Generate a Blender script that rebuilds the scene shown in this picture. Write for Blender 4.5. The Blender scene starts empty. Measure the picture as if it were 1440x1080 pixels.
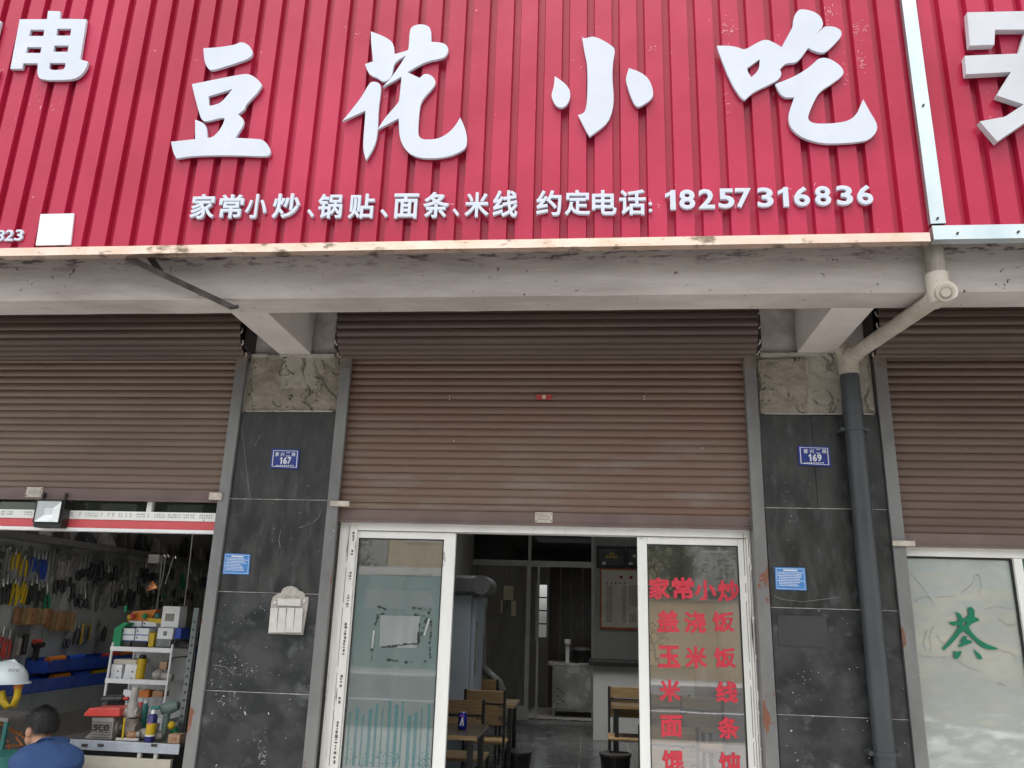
import bpy, math, random
import numpy as np
from mathutils import Vector, Matrix, noise
PI = math.pi
SC = bpy.context.scene
COL = SC.collection
rnd = random.Random(7)

# ------------------------------------------------------------------ camera
PITCH, YAW, ROLL = [math.radians(a) for a in (16.3203, -6.0393, 1.7862)]
FPX, CAMZ, CAMD = 1122.0, 1.55, 5.1384
_f0 = Vector((math.sin(YAW), math.cos(YAW), 0)); _r0 = Vector((math.cos(YAW), -math.sin(YAW), 0)); _u0 = Vector((0, 0, 1))
FW = _f0*math.cos(PITCH) + _u0*math.sin(PITCH); _u = -_f0*math.sin(PITCH) + _u0*math.cos(PITCH)
RT = _r0*math.cos(ROLL) + _u*math.sin(ROLL); UP = -_r0*math.sin(ROLL) + _u*math.cos(ROLL)
CPOS = Vector((0, -CAMD, CAMZ))
cam = bpy.data.cameras.new('camera'); camo = bpy.data.objects.new('camera', cam); COL.objects.link(camo)
cam.sensor_width = 36; cam.lens = FPX/1440*36; cam.clip_start = .05; cam.clip_end = 500
M = Matrix((RT, UP, -FW)).transposed().to_4x4(); M.translation = CPOS
camo.matrix_world = M; SC.camera = camo

def at(x, y, Y=None, Z=None, X=None):
    """world point on a real plane (Y, Z or X constant) seen at this place of the 1440x1080 photograph"""
    d = FW + RT*((x-720)/FPX) - UP*((y-540)/FPX)
    t = (Y-CPOS.y)/d.y if Y is not None else ((Z-CPOS.z)/d.z if Z is not None else (X-CPOS.x)/d.x)
    return CPOS + d*t

# ------------------------------------------------------------------ world, sun, exposure
SUN_EL, SUN_AZ = 74, 200     # azimuth measured from +Y clockwise: behind the photographer, a little to the left
w = bpy.data.worlds.new('World'); SC.world = w; w.use_nodes = True
nt = w.node_tree; nt.nodes.clear()
sky = nt.nodes.new('ShaderNodeTexSky'); sky.sky_type = 'NISHITA'; sky.sun_disc = False
sky.sun_elevation = math.radians(SUN_EL); sky.sun_rotation = math.radians(SUN_AZ)
sky.dust_density = 4; sky.air_density = 1.0; sky.ozone_density = 1.0
hs = nt.nodes.new('ShaderNodeHueSaturation'); hs.inputs['Saturation'].default_value = .18
bg = nt.nodes.new('ShaderNodeBackground'); bg.inputs['Strength'].default_value = .15
wo = nt.nodes.new('ShaderNodeOutputWorld')
nt.links.new(sky.outputs[0], hs.inputs['Color']); nt.links.new(hs.outputs[0], bg.inputs['Color']); nt.links.new(bg.outputs[0], wo.inputs['Surface'])
sl = bpy.data.lights.new('sun', 'SUN'); sl.energy = 0.6; sl.angle = math.radians(35); sl.color = (1, .97, .93)
so = bpy.data.objects.new('sun', sl); COL.objects.link(so)
so.rotation_euler = (math.radians(90-SUN_EL), 0, math.radians(-SUN_AZ+180))
SC.view_settings.view_transform = 'Standard'; SC.view_settings.look = 'None'
SC.view_settings.exposure = 1.38; SC.view_settings.gamma = 1
SC.cycles.use_denoising = True
SC.cycles.max_bounces = 9; SC.cycles.transparent_max_bounces = 16

# ------------------------------------------------------------------ materials
def S(r, g, b):
    f = lambda c: (c/255)/12.92 if c/255 <= .04045 else ((c/255+.055)/1.055)**2.4
    return (f(r), f(g), f(b), 1)
def mat(name, c1, c2=None, rough=.6, metal=0, scale=6, bump=0, bscale=40, stretch=(1, 1, 1), spec=.5, coat=0,
        spot=None, spot_scale=30, spot_t=.68, spot_w=.03, rvar=.1, detail=6, spot2=None, spot2_scale=5, spot2_t=.6, spot2_w=.1, zone=None, c_t=(.35, .65), coatr=.15):
    m = bpy.data.materials.new(name); m.use_nodes = True; n = m.node_tree.nodes; L = m.node_tree.links
    b = n['Principled BSDF']; b.inputs['Metallic'].default_value = metal
    b.inputs['Specular IOR Level'].default_value = spec; b.inputs['Coat Weight'].default_value = coat; b.inputs['Coat Roughness'].default_value = coatr
    g = n.new('ShaderNodeNewGeometry'); mp = n.new('ShaderNodeMapping'); mp.inputs['Scale'].default_value = stretch
    L.new(g.outputs['Position'], mp.inputs['Vector'])
    def tex(s, d=detail, vec=mp.outputs[0]):
        t = n.new('ShaderNodeTexNoise'); t.inputs['Scale'].default_value = s; t.inputs['Detail'].default_value = d; t.inputs['Roughness'].default_value = .6
        L.new(vec, t.inputs['Vector']); return t
    def ramp(src, a, bb):
        r = n.new('ShaderNodeMapRange'); r.inputs['From Min'].default_value = a; r.inputs['From Max'].default_value = bb; r.clamp = True
        L.new(src, r.inputs['Value']); return r
    def mix(fac, a, bb):
        x = n.new('ShaderNodeMix'); x.data_type = 'RGBA'
        L.new(fac, x.inputs['Factor'])
        for s, v in ((x.inputs[6], a), (x.inputs[7], bb)):
            if isinstance(v, tuple): s.default_value = v
            else: L.new(v, s)
        return x.outputs[2]
    t = tex(scale); cur = c1
    if c2: cur = mix(ramp(t.outputs['Fac'], *c_t).outputs[0], c1, c2)
    if spot2:
        s = tex(spot2_scale, 8); fac = ramp(s.outputs['Fac'], spot2_t, spot2_t+spot2_w).outputs[0]
        if zone:   # world height band (z0,z1) where this wear sits
            sx = n.new('ShaderNodeSeparateXYZ'); L.new(g.outputs['Position'], sx.inputs[0])
            zr = ramp(sx.outputs[2], zone[0], zone[1]); mm = n.new('ShaderNodeMath'); mm.operation = 'MULTIPLY'
            L.new(fac, mm.inputs[0]); L.new(zr.outputs[0], mm.inputs[1]); fac = mm.outputs[0]
        cur = mix(fac, cur, spot2)
    if spot:
        s = tex(spot_scale, 3, g.outputs['Position']); cur = mix(ramp(s.outputs['Fac'], spot_t, spot_t+spot_w).outputs[0], cur, spot)
    if isinstance(cur, tuple): b.inputs['Base Color'].default_value = cur
    else: L.new(cur, b.inputs['Base Color'])
    if rvar:
        rr = n.new('ShaderNodeMapRange'); rr.inputs['To Min'].default_value = max(.02, rough-rvar); rr.inputs['To Max'].default_value = min(1, rough+rvar)
        rr.inputs['From Min'].default_value = .3; rr.inputs['From Max'].default_value = .7
        L.new(t.outputs['Fac'], rr.inputs['Value']); L.new(rr.outputs[0], b.inputs['Roughness'])
    else: b.inputs['Roughness'].default_value = rough
    if bump:
        bt = tex(bscale, 8); bn = n.new('ShaderNodeBump'); bn.inputs['Strength'].default_value = min(1, bump); bn.inputs['Distance'].default_value = .01*max(1, bump)
        L.new(bt.outputs['Fac'], bn.inputs['Height']); L.new(bn.outputs[0], b.inputs['Normal'])
    return m
def glass(name, tint=(1, 1, 1, 1), film=0, filmc=(.3, .35, .33, 1), refl=1.0, bump=.02):
    m = bpy.data.materials.new(name); m.use_nodes = True; n = m.node_tree.nodes; L = m.node_tree.links; n.clear()
    o = n.new('ShaderNodeOutputMaterial'); tr = n.new('ShaderNodeBsdfTransparent'); tr.inputs[0].default_value = tint
    gl = n.new('ShaderNodeBsdfGlossy'); gl.inputs['Roughness'].default_value = .02
    fr = n.new('ShaderNodeFresnel'); fr.inputs[0].default_value = 1.6
    mu = n.new('ShaderNodeMath'); mu.operation = 'MULTIPLY'; mu.inputs[1].default_value = refl; mu.use_clamp = True
    L.new(fr.outputs[0], mu.inputs[0])
    t = n.new('ShaderNodeTexNoise'); t.inputs['Scale'].default_value = 1.5; g = n.new('ShaderNodeNewGeometry'); L.new(g.outputs['Position'], t.inputs['Vector'])
    bn = n.new('ShaderNodeBump'); bn.inputs['Strength'].default_value = bump; bn.inputs['Distance'].default_value = .02
    L.new(t.outputs['Fac'], bn.inputs['Height']); L.new(bn.outputs[0], gl.inputs['Normal'])
    src = tr.outputs[0]
    if film:
        t2 = n.new('ShaderNodeTexNoise'); t2.inputs['Scale'].default_value = 3; t2.inputs['Detail'].default_value = 7
        mp = n.new('ShaderNodeMapping'); mp.inputs['Scale'].default_value = (3, 1, .6); L.new(g.outputs['Position'], mp.inputs[0]); L.new(mp.outputs[0], t2.inputs['Vector'])
        mr = n.new('ShaderNodeMapRange'); mr.inputs['From Min'].default_value = .3; mr.inputs['From Max'].default_value = .7
        mr.inputs['To Min'].default_value = film*.8; mr.inputs['To Max'].default_value = min(1, film*1.15); L.new(t2.outputs['Fac'], mr.inputs['Value'])
        df = n.new('ShaderNodeBsdfDiffuse'); df.inputs[0].default_value = filmc
        m1 = n.new('ShaderNodeMixShader'); L.new(mr.outputs[0], m1.inputs[0]); L.new(tr.outputs[0], m1.inputs[1]); L.new(df.outputs[0], m1.inputs[2]); src = m1.outputs[0]
    mx = n.new('ShaderNodeMixShader'); L.new(mu.outputs[0], mx.inputs[0]); L.new(src, mx.inputs[1]); L.new(gl.outputs[0], mx.inputs[2]); L.new(mx.outputs[0], o.inputs[0])
    return m

m_red = mat('red_painted_steel', (.34, .010, .036, 1), (.45, .019, .066, 1), rough=.30, scale=.9, bump=.14, bscale=4, spec=.33, spot=S(225, 150, 165), spot_scale=26, spot_t=.735, spot_w=.03)
m_white_letter = mat('white_letter_face', (.55, .59, .66, 1), (.50, .54, .61, 1), rough=.35, scale=3)
m_letter_small = mat('white_small_letter', (.52, .565, .64, 1), rough=.4)
m_silver_letter = mat('silver_white_letter', (.52, .54, .57, 1), (.46, .48, .51, 1), rough=.4, scale=3, bump=.05)
m_gold = mat('rose_gold_trim', (.62, .48, .39, 1), (.52, .38, .29, 1), rough=.16, metal=.8, scale=5, bump=.15, bscale=7, stretch=(1, 1, 2), spot2=(.16, .125, .085, 1), spot2_scale=7, spot2_t=.54, spot2_w=.10, rvar=.06)  # dark spots paint smudged reflections into the mirror-like metal
m_silver = mat('galvanised_trim', (.56, .62, .62, 1), (.44, .52, .53, 1), rough=.32, metal=.75, scale=3, bump=.12, bscale=4, stretch=(1, 1, .5))
m_beam = mat('old_painted_plaster', (.53, .48, .45, 1), (.34, .30, .275, 1), rough=.9, scale=2.4, bump=.35, bscale=25, stretch=(.45, 1, 2), spot=(.06, .04, .035, 1), spot_scale=24, spot_t=.69, spot_w=.04,
             spot2=(.11, .085, .08, 1), spot2_scale=22, spot2_t=.53, spot2_w=.08, zone=(3.44, 3.53), detail=10, rvar=0)
m_soffit = mat('grey_white_plaster', (.58, .53, .50, 1), (.47, .43, .40, 1), rough=.9, scale=2, bump=.3, bscale=30, spot=(.05, .035, .03, 1), spot_scale=17, spot_t=.73, spot_w=.02, detail=10, rvar=0)
m_wallw = mat('whitewashed_wall', (.58, .54, .51, 1), (.34, .30, .28, 1), rough=.9, scale=5, bump=.4, bscale=30, detail=10)
m_cement = mat('rough_cement', (.31, .275, .22, 1), (.19, .165, .13, 1), rough=.95, scale=7, bump=1, bscale=28, spot=(.03, .025, .02, 1), spot_scale=14, spot_t=.68, spot_w=.03, detail=10)
m_cement2 = mat('smooth_cement', (.35, .32, .27, 1), (.27, .245, .205, 1), rough=.95, scale=5, bump=.4, bscale=28, detail=10)
m_tile = mat('black_granite', (.012, .0118, .0108, 1), (.034, .0335, .031, 1), rough=.45, scale=4.6, c_t=(.42, .62), bump=.05, bscale=60, detail=12, spot=(.30, .31, .32, 1), spot_scale=38, spot_t=.745, spot_w=.03,
             spot2=(.052, .056, .056, 1), spot2_scale=7, spot2_t=.56, spot2_w=.16, stretch=(2.2, 1, .8), rvar=.15)
m_tile_b = mat('black_granite_worn', (.013, .0138, .0145, 1), (.038, .039, .040, 1), rough=.45, scale=4.2, c_t=(.42, .62), bump=.05, bscale=60, detail=12, spot=(.42, .43, .43, 1), spot_scale=24, spot_t=.715, spot_w=.02,
               spot2=(.085, .09, .09, 1), spot2_scale=5, spot2_t=.57, spot2_w=.14, stretch=(1.2, 1, 1.4), rvar=.15)
m_grout = mat('pale_grout', (.42, .41, .38, 1), (.25, .24, .22, 1), rough=.9, scale=12)
m_rail = mat('grey_steel_rail', (.19, .19, .185, 1), (.13, .13, .127, 1), rough=.5, scale=4, bump=.1, bscale=50, stretch=(1, 1, .5), spot=(.4, .4, .39, 1), spot_scale=42, spot_t=.72, spot_w=.02,
             spot2=(.17, .065, .035, 1), spot2_scale=4.2, spot2_t=.60, spot2_w=.02, zone=(2.2, 2.0), detail=9)
m_railtop = mat('weathered_rail_top', (.20, .16, .13, 1), (.12, .10, .085, 1), rough=.6, scale=15, bump=.2)
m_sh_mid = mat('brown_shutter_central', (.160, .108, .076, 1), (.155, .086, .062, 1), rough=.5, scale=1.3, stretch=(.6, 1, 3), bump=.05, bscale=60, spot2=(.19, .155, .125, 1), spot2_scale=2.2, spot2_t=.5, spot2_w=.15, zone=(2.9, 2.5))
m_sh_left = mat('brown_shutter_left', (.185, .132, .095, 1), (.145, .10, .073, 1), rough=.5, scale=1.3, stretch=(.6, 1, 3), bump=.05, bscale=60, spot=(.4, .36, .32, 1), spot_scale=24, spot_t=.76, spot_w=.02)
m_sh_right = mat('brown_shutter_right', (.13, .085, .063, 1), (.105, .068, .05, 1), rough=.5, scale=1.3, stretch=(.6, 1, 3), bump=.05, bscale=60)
m_sh_coil = mat('shaded_shutter_coil', (.095, .062, .047, 1), (.066, .043, .034, 1), rough=.45, scale=2, stretch=(.4, 1, 3), bump=.05)  # canopy shade painted in: the same slats in a darker brown
m_bar = mat('shutter_bottom_bar', (.155, .105, .092, 1), (.12, .078, .068, 1), rough=.5, scale=4, bump=.05, spot=(.35, .3, .28, 1), spot_scale=50, spot_t=.72)
m_tag = mat('cream_plastic', S(196, 188, 174), S(170, 160, 148), rough=.6, scale=20)
m_darkmetal = mat('dark_metal', (.02, .018, .017, 1), (.035, .03, .028, 1), rough=.6, scale=10)
m_rustbrown = mat('rusty_angle_iron', (.07, .055, .048, 1), (.035, .026, .022, 1), rough=.8, scale=12, bump=.2)
m_pipew = mat('old_white_pvc', (.48, .435, .37, 1), (.36, .315, .26, 1), rough=.5, scale=7, bump=.05, spot=(.1, .07, .05, 1), spot_scale=25, spot_t=.70, spot_w=.02, stretch=(1, 1, .6))
m_pipestain = mat('stained_white_pvc', (.30, .265, .225, 1), (.17, .145, .12, 1), rough=.6, scale=12, bump=.1, stretch=(2, 2, .4))
m_piped = mat('dark_grey_pvc', (.036, .042, .045, 1), (.052, .058, .062, 1), rough=.42, scale=3, spot=(.4, .4, .4, 1), spot_scale=34, spot_t=.76, spot_w=.02)
m_alu = mat('white_aluminium', (.80, .80, .76, 1), (.72, .72, .68, 1), rough=.4, scale=5, bump=.03, stretch=(1, 1, .3), spot2=(.22, .20, .18, 1), spot2_scale=14, spot2_t=.66, spot2_w=.06)
m_alu2 = mat('white_aluminium_filmed', (.80, .78, .73, 1), (.66, .64, .60, 1), rough=.5, scale=30, stretch=(1, 1, .08), bump=.1, spot2=(.08, .075, .07, 1), spot2_scale=26, spot2_t=.64, spot2_w=.03)
m_print = mat('grey_film_print', (.10, .10, .10, 1), rough=.6)
m_seal = mat('black_rubber', (.012, .012, .012, 1), rough=.6)
m_glass = glass('clear_glass', refl=4.2, film=.05, filmc=(.4, .4, .37, 1))
m_glass_g = glass('green_glass', tint=(.25, .6, .42, 1), film=.35, filmc=(.12, .42, .27, 1))
m_film = glass('frosted_film', film=.50, filmc=(.26, .31, .29, 1), refl=2.4)
m_filmteal = glass('teal_film_print', film=.26, filmc=(.06, .28, .30, 1), refl=.2)
m_oldsticker = glass('torn_sticker_film', film=.55, filmc=(.42, .44, .43, 1), refl=.8)
m_smear = mat('dark_adhesive', (.03, .03, .025, 1), (.08, .075, .06, 1), rough=.5, scale=20)
m_whiteadh = mat('pale_adhesive', (.5, .5, .48, 1), (.3, .3, .28, 1), rough=.5, scale=20)
m_vinyl = mat('red_vinyl', (.56, .030, .055, 1), (.48, .022, .042, 1), rough=.5, scale=14)
m_green = mat('green_vinyl', (.0, .17, .09, 1), (.0, .14, .075, 1), rough=.35, scale=10)
m_silverfilm = mat('silver_window_film', (.56, .60, .57, 1), (.44, .48, .46, 1), rough=.17, metal=.55, scale=2, bump=.10, bscale=3.2, stretch=(1, 1, 2.2), rvar=.08)
m_crease = mat('film_crease_shade', (.22, .22, .20, 1), rough=.3, metal=.5)  # shade of the folds painted as dark lines
m_creasel = mat('film_crease_glint', (.75, .77, .74, 1), rough=.15, metal=.7)  # glints along the folds painted as pale lines
m_blue = mat('enamel_blue', (.012, .032, .22, 1), (.01, .025, .17, 1), rough=.35, scale=15)
m_platew = mat('plate_white', (.68, .70, .74, 1), rough=.5)
m_infoblue = mat('info_blue', (.055, .22, .52, 1), (.04, .18, .46, 1), rough=.45, scale=20)
m_purple = mat('plate_edge', (.08, .06, .35, 1), rough=.5)
m_holder = mat('notice_holder_grey', (.42, .39, .35, 1), (.32, .295, .26, 1), rough=.5, scale=25, spot=(.15, .12, .1, 1), spot_scale=45, spot_t=.68)
m_holderw = mat('notice_holder_white', (.58, .56, .52, 1), (.48, .455, .42, 1), rough=.45, scale=18)
m_floor = mat('dark_floor_tiles', (.055, .058, .06, 1), (.08, .082, .083, 1), rough=.25, scale=3, rvar=.1)
m_inwall = mat('dark_interior_wall', (.34, .33, .30, 1), (.27, .26, .24, 1), rough=.7, scale=2)
m_inwall2 = mat('grey_wall_tile', (.42, .42, .41, 1), (.36, .36, .35, 1), rough=.3, scale=2)
m_ceil = mat('interior_ceiling', (.62, .60, .57, 1), rough=.9)
m_brownpanel = mat('brown_pvc_panel', (.07, .053, .046, 1), (.10, .08, .07, 1), rough=.2, scale=2, stretch=(2, 2, .4))
m_intalu = mat('interior_aluminium', (.5, .5, .48, 1), (.42, .42, .40, 1), rough=.4, scale=5, metal=.3)
m_wood = mat('pale_wood', (.34, .235, .115, 1), (.235, .15, .065, 1), rough=.5, scale=14, stretch=(.35, 1, 4), detail=8)
m_wooddark = mat('worn_wood_top', (.16, .12, .075, 1), (.10, .072, .045, 1), rough=.3, scale=12, stretch=(.4, 2, 1))
m_black = mat('black_steel', (.012, .012, .012, 1), rough=.35)
m_steel = mat('stainless_steel', (.52, .52, .50, 1), (.42, .42, .40, 1), rough=.3, metal=.8, scale=3, bump=.1, bscale=4)
m_fridge = mat('blue_grey_enamel', (.36, .42, .48, 1), (.31, .37, .43, 1), rough=.35, scale=3)
m_case = mat('brushed_case', (.25, .26, .26, 1), (.17, .18, .18, 1), rough=.3, metal=.6, scale=5, stretch=(1, 1, .3))
m_paper = mat('yellowed_paper', (.55, .50, .34, 1), (.45, .41, .28, 1), rough=.8, scale=9)
m_menu = mat('menu_board_cream', (.85, .80, .68, 1), (.68, .63, .52, 1), rough=.4, scale=4)
m_menured = mat('menu_board_red', (.42, .06, .03, 1), (.5, .16, .05, 1), rough=.4, scale=30)
m_ink = mat('dark_ink', (.02, .018, .016, 1), rough=.6)
m_gold2 = mat('gold_print', (.6, .42, .05, 1), rough=.4)
m_mural = mat('beige_board', (.52, .42, .27, 1), (.44, .35, .22, 1), rough=.6, scale=3)
m_canblue = mat('blue_can', (.012, .03, .30, 1), rough=.25, metal=.4)
m_whiteplastic = mat('white_plastic', (.82, .83, .82, 1), (.74, .74, .74, 1), rough=.35, scale=10)
m_helmet = mat('white_helmet', (.80, .87, .88, 1), (.75, .83, .85, 1), rough=.25, scale=4)
m_board = mat('grey_pegboard', (.42, .45, .43, 1), (.35, .38, .36, 1), rough=.6, scale=3)
m_yellow = mat('yellow_plastic', (.62, .42, .01, 1), (.5, .33, .01, 1), rough=.4, scale=9)
m_orange = mat('orange_plastic', (.62, .20, .02, 1), (.5, .14, .02, 1), rough=.4, scale=9)
m_greenp = mat('green_plastic', (.0, .24, .09, 1), rough=.4)
m_bluebin = mat('blue_bin', (.02, .075, .42, 1), (.015, .055, .32, 1), rough=.4, scale=6)
m_teal = mat('teal_steel', (.03, .18, .16, 1), rough=.5)
m_coral = mat('coral_red', (.62, .07, .05, 1), (.5, .05, .04, 1), rough=.4, scale=10)
m_grinder = mat('grinder_grey', (.32, .30, .27, 1), (.22, .2, .18, 1), rough=.4, scale=15)
m_dullgreen = mat('dull_green', (.11, .16, .14, 1), rough=.5)
m_tooldark = mat('tool_dark', (.02, .02, .02, 1), (.05, .05, .05, 1), rough=.35, scale=30)
m_toolmetal = mat('tool_metal', (.45, .45, .44, 1), rough=.3, metal=.8)
m_card = mat('cardboard', (.40, .26, .16, 1), (.34, .22, .13, 1), rough=.8, scale=12)
m_copper = mat('copper_packs', (.26, .12, .06, 1), (.40, .22, .11, 1), rough=.25, scale=9)
m_copper2 = mat('amber_packs', (.50, .30, .14, 1), (.36, .19, .08, 1), rough=.25, scale=9)
m_cream = mat('cream_drawer', (.58, .53, .43, 1), (.5, .46, .38, 1), rough=.5, scale=6)
m_boxw = mat('white_carton', (.82, .83, .84, 1), (.74, .75, .76, 1), rough=.6, scale=10)
m_skin = mat('skin', (.46, .25, .16, 1), (.40, .21, .13, 1), rough=.5, scale=20)
m_hair = mat('black_hair', (.008, .008, .008, 1), (.035, .036, .035, 1), rough=.55, scale=25, bump=.6, bscale=190, stretch=(1, 1, .35))
m_shirt = mat('blue_cotton', (.022, .055, .155, 1), (.028, .07, .19, 1), rough=.85, scale=5, bump=.5, bscale=12)
m_trouser = mat('dark_trousers', (.03, .03, .035, 1), rough=.9)
m_pave = mat('pavement_slabs', (.42, .41, .39, 1), (.35, .34, .33, 1), rough=.85, scale=3, bump=.2)
m_asph = mat('asphalt', (.055, .055, .055, 1), (.045, .045, .045, 1), rough=.9, scale=3, bump=.3)
m_beige = mat('beige_render', (.72, .58, .38, 1), (.66, .52, .34, 1), rough=.8, scale=1)
m_palebld = mat('pale_render', (.50, .51, .50, 1), (.42, .43, .43, 1), rough=.8, scale=1)
m_window = mat('far_window', (.05, .06, .07, 1), rough=.1)
m_hoard = mat('teal_hoarding', (.10, .30, .28, 1), (.085, .26, .25, 1), rough=.5, scale=2)
m_leaf = mat('leaf_green', (.05, .09, .03, 1), (.09, .13, .05, 1), rough=.6, scale=2)
m_bark = mat('bark', (.10, .08, .06, 1), rough=.9)

m_dark_pane = glass('darkened_glass', tint=(.35, .35, .33, 1), film=.5, filmc=(.03, .03, .027, 1), refl=.8)  # film made up to darken the panes against the bright ceiling behind
# ------------------------------------------------------------------ mesh helpers
def worg(o):
    v = Vector((0, 0, 0))
    while o is not None: v = v + o.location; o = o.parent
    return v
def tag(o, label=None, cat=None, group=None, kind=None):
    if label: o['label'] = label
    if cat: o['category'] = cat
    if group: o['group'] = group
    if kind: o['kind'] = kind
    return o
def thing(name, label, cat, loc=(0, 0, 0), group=None):
    o = bpy.data.objects.new(name, None); o.empty_display_size = .1; COL.objects.link(o); o.location = loc
    return tag(o, label, cat, group)
class MB:
    def __init__(s): s.v = []; s.f = []; s.mi = []; s.cur = 0; s.sm = []
    def m(s, i): s.cur = i; return s
    def add(s, vs, fs, smooth=False):
        n = len(s.v); s.v += [tuple(v) for v in vs]
        for f in fs: s.f.append([i+n for i in f]); s.mi.append(s.cur); s.sm.append(smooth)
        return s
    def box(s, x0, x1, y0, y1, z0, z1):
        vs = [(x, y, z) for z in (z0, z1) for y in (y0, y1) for x in (x0, x1)]
        return s.add(vs, [(0, 2, 3, 1), (4, 5, 7, 6), (0, 1, 5, 4), (2, 6, 7, 3), (0, 4, 6, 2), (1, 3, 7, 5)])
    def hull(s, front, y0, y1):
        """prism: outline [(x,z)...] counter-clockwise seen from -Y, between y0 (front) and y1"""
        n = len(front); vs = [(x, y0, z) for x, z in front] + [(x, y1, z) for x, z in front]
        return s.add(vs, [list(range(n)), list(range(2*n-1, n-1, -1))] + [(i, i+n, (i+1) % n+n, (i+1) % n) for i in range(n)])
    def quadbox(s, P, d):
        """slab: 4 world corners P, thickness vector d"""
        P = [Vector(p) for p in P]; d = Vector(d); vs = P + [p+d for p in P]
        return s.add(vs, [(0, 1, 2, 3), (7, 6, 5, 4), (0, 4, 5, 1), (1, 5, 6, 2), (2, 6, 7, 3), (3, 7, 4, 0)])
    def tube(s, pts, r, n=12, caps=True, smooth=True):
        pts = [Vector(p) for p in pts]; rs = r if isinstance(r, (list, tuple)) else [r]*len(pts); rings = []
        ref = Vector((0, 0, 1)); vs = []
        for i, p in enumerate(pts):
            d = (pts[min(i+1, len(pts)-1)]-pts[max(i-1, 0)]).normalized()
            if abs(d.dot(ref)) > .95: ref = Vector((1, 0, 0))
            a = d.cross(ref).normalized(); b = d.cross(a)
            vs += [p+(a*math.cos(2*PI*k/n)+b*math.sin(2*PI*k/n))*rs[i] for k in range(n)]
        fs = [(i*n+k, i*n+(k+1) % n, (i+1)*n+(k+1) % n, (i+1)*n+k) for i in range(len(pts)-1) for k in range(n)]
        s.add(vs, fs, smooth)
        if caps: s.add(vs[:n], [list(range(n-1, -1, -1))]); s.add(vs[-n:], [list(range(n))])
        return s
    def bar(s, a, b, wd, h):
        """rectangular bar from a to b, wd horizontal, h other"""
        a, b = Vector(a), Vector(b); d = (b-a).normalized(); u = d.cross(Vector((0, 0, 1)))
        u = Vector((1, 0, 0)) if u.length < .01 else u.normalized(); v = d.cross(u)
        u *= wd/2; v *= h/2
        return s.quadbox([a-u-v, a+u-v, a+u+v, a-u+v], b-a)
    def ball(s, c, r, n=12, m=8, sc=(1, 1, 1), z0=-1):
        c = Vector(c); vs = []
        t0 = math.acos(max(-1, min(1, z0)))
        for j in range(m+1):
            t = t0*j/m
            for i in range(n): vs.append(c+Vector((math.sin(t)*math.cos(2*PI*i/n)*sc[0], math.sin(t)*math.sin(2*PI*i/n)*sc[1], math.cos(t)*sc[2]))*r)
        return s.add(vs, [(j*n+i, (j+1)*n+i, (j+1)*n+(i+1) % n, j*n+(i+1) % n) for j in range(m) for i in range(n)], True)
    def build(s, name, mats, parent=None, base=None, bevel=0):
        me = bpy.data.meshes.new(name); A = np.array([tuple(v) for v in s.v])
        if parent is not None: org = np.array(worg(parent)); loc = (0, 0, 0)
        else:
            if base is None: base = ((A[:, 0].min()+A[:, 0].max())/2, (A[:, 1].min()+A[:, 1].max())/2, A[:, 2].min())
            org = np.array(base); loc = base
        me.from_pydata((A-org).tolist(), [], s.f)
        if not isinstance(mats, (list, tuple)): mats = [mats]
        for q in mats: me.materials.append(q)
        me.polygons.foreach_set('material_index', s.mi); me.polygons.foreach_set('use_smooth', s.sm); me.update()
        o = bpy.data.objects.new(name, me); COL.objects.link(o); o.parent = parent; o.location = loc
        if bevel:
            bv = o.modifiers.new('bevel', 'BEVEL'); bv.width = bevel; bv.segments = 2; bv.limit_method = 'ANGLE'; bv.angle_limit = math.radians(40)
        return o
def box(name, m, x0, x1, y0, y1, z0, z1, parent=None, bevel=0, **k): return MB().box(x0, x1, y0, y1, z0, z1).build(name, m, parent, bevel=bevel, **k)
def copy_obj(o, parent, dloc):
    c = o.copy(); COL.objects.link(c); c.parent = parent; c.location = o.location+Vector(dloc); return c
def copy_tree(o, loc, rz=None, label=None):
    c = o.copy(); COL.objects.link(c); c.location = loc
    if rz is not None: c.rotation_euler.z = rz
    if label: c['label'] = label
    for ch in list(o.children):
        d = ch.copy(); COL.objects.link(d); d.parent = c
        for g in list(ch.children):
            e = g.copy(); COL.objects.link(e); e.parent = d
    return c

# outlines with holes -> filled, extruded mesh in the XZ plane (front at y=0, towards +Y by depth)
def outline_mesh(splines, depth, bev=0):
    cu = bpy.data.curves.new('outline', 'CURVE'); cu.dimensions = '2D'; cu.fill_mode = 'BOTH'; cu.extrude = depth/2
    for pts in splines:
        sp = cu.splines.new('POLY'); sp.points.add(len(pts)-1); sp.use_cyclic_u = True
        for i, (x, y) in enumerate(pts): sp.points[i].co = (x, y, 0, 1)
    return curve_mesh(cu, depth)
def curve_mesh(cu, depth):
    ob = bpy.data.objects.new('tmp', cu); COL.objects.link(ob)
    dg = bpy.context.evaluated_depsgraph_get(); me = bpy.data.meshes.new_from_object(ob.evaluated_get(dg))
    bpy.data.objects.remove(ob); n = len(me.vertices); A = np.empty(n*3); me.vertices.foreach_get('co', A); A = A.reshape(-1, 3)
    B = np.stack([A[:, 0], -A[:, 2]+depth/2, A[:, 1]], 1); me.vertices.foreach_set('co', B.ravel()); me.update()
    for p in me.polygons: p.use_smooth = False
    return me, B
_gc = {}
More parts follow.
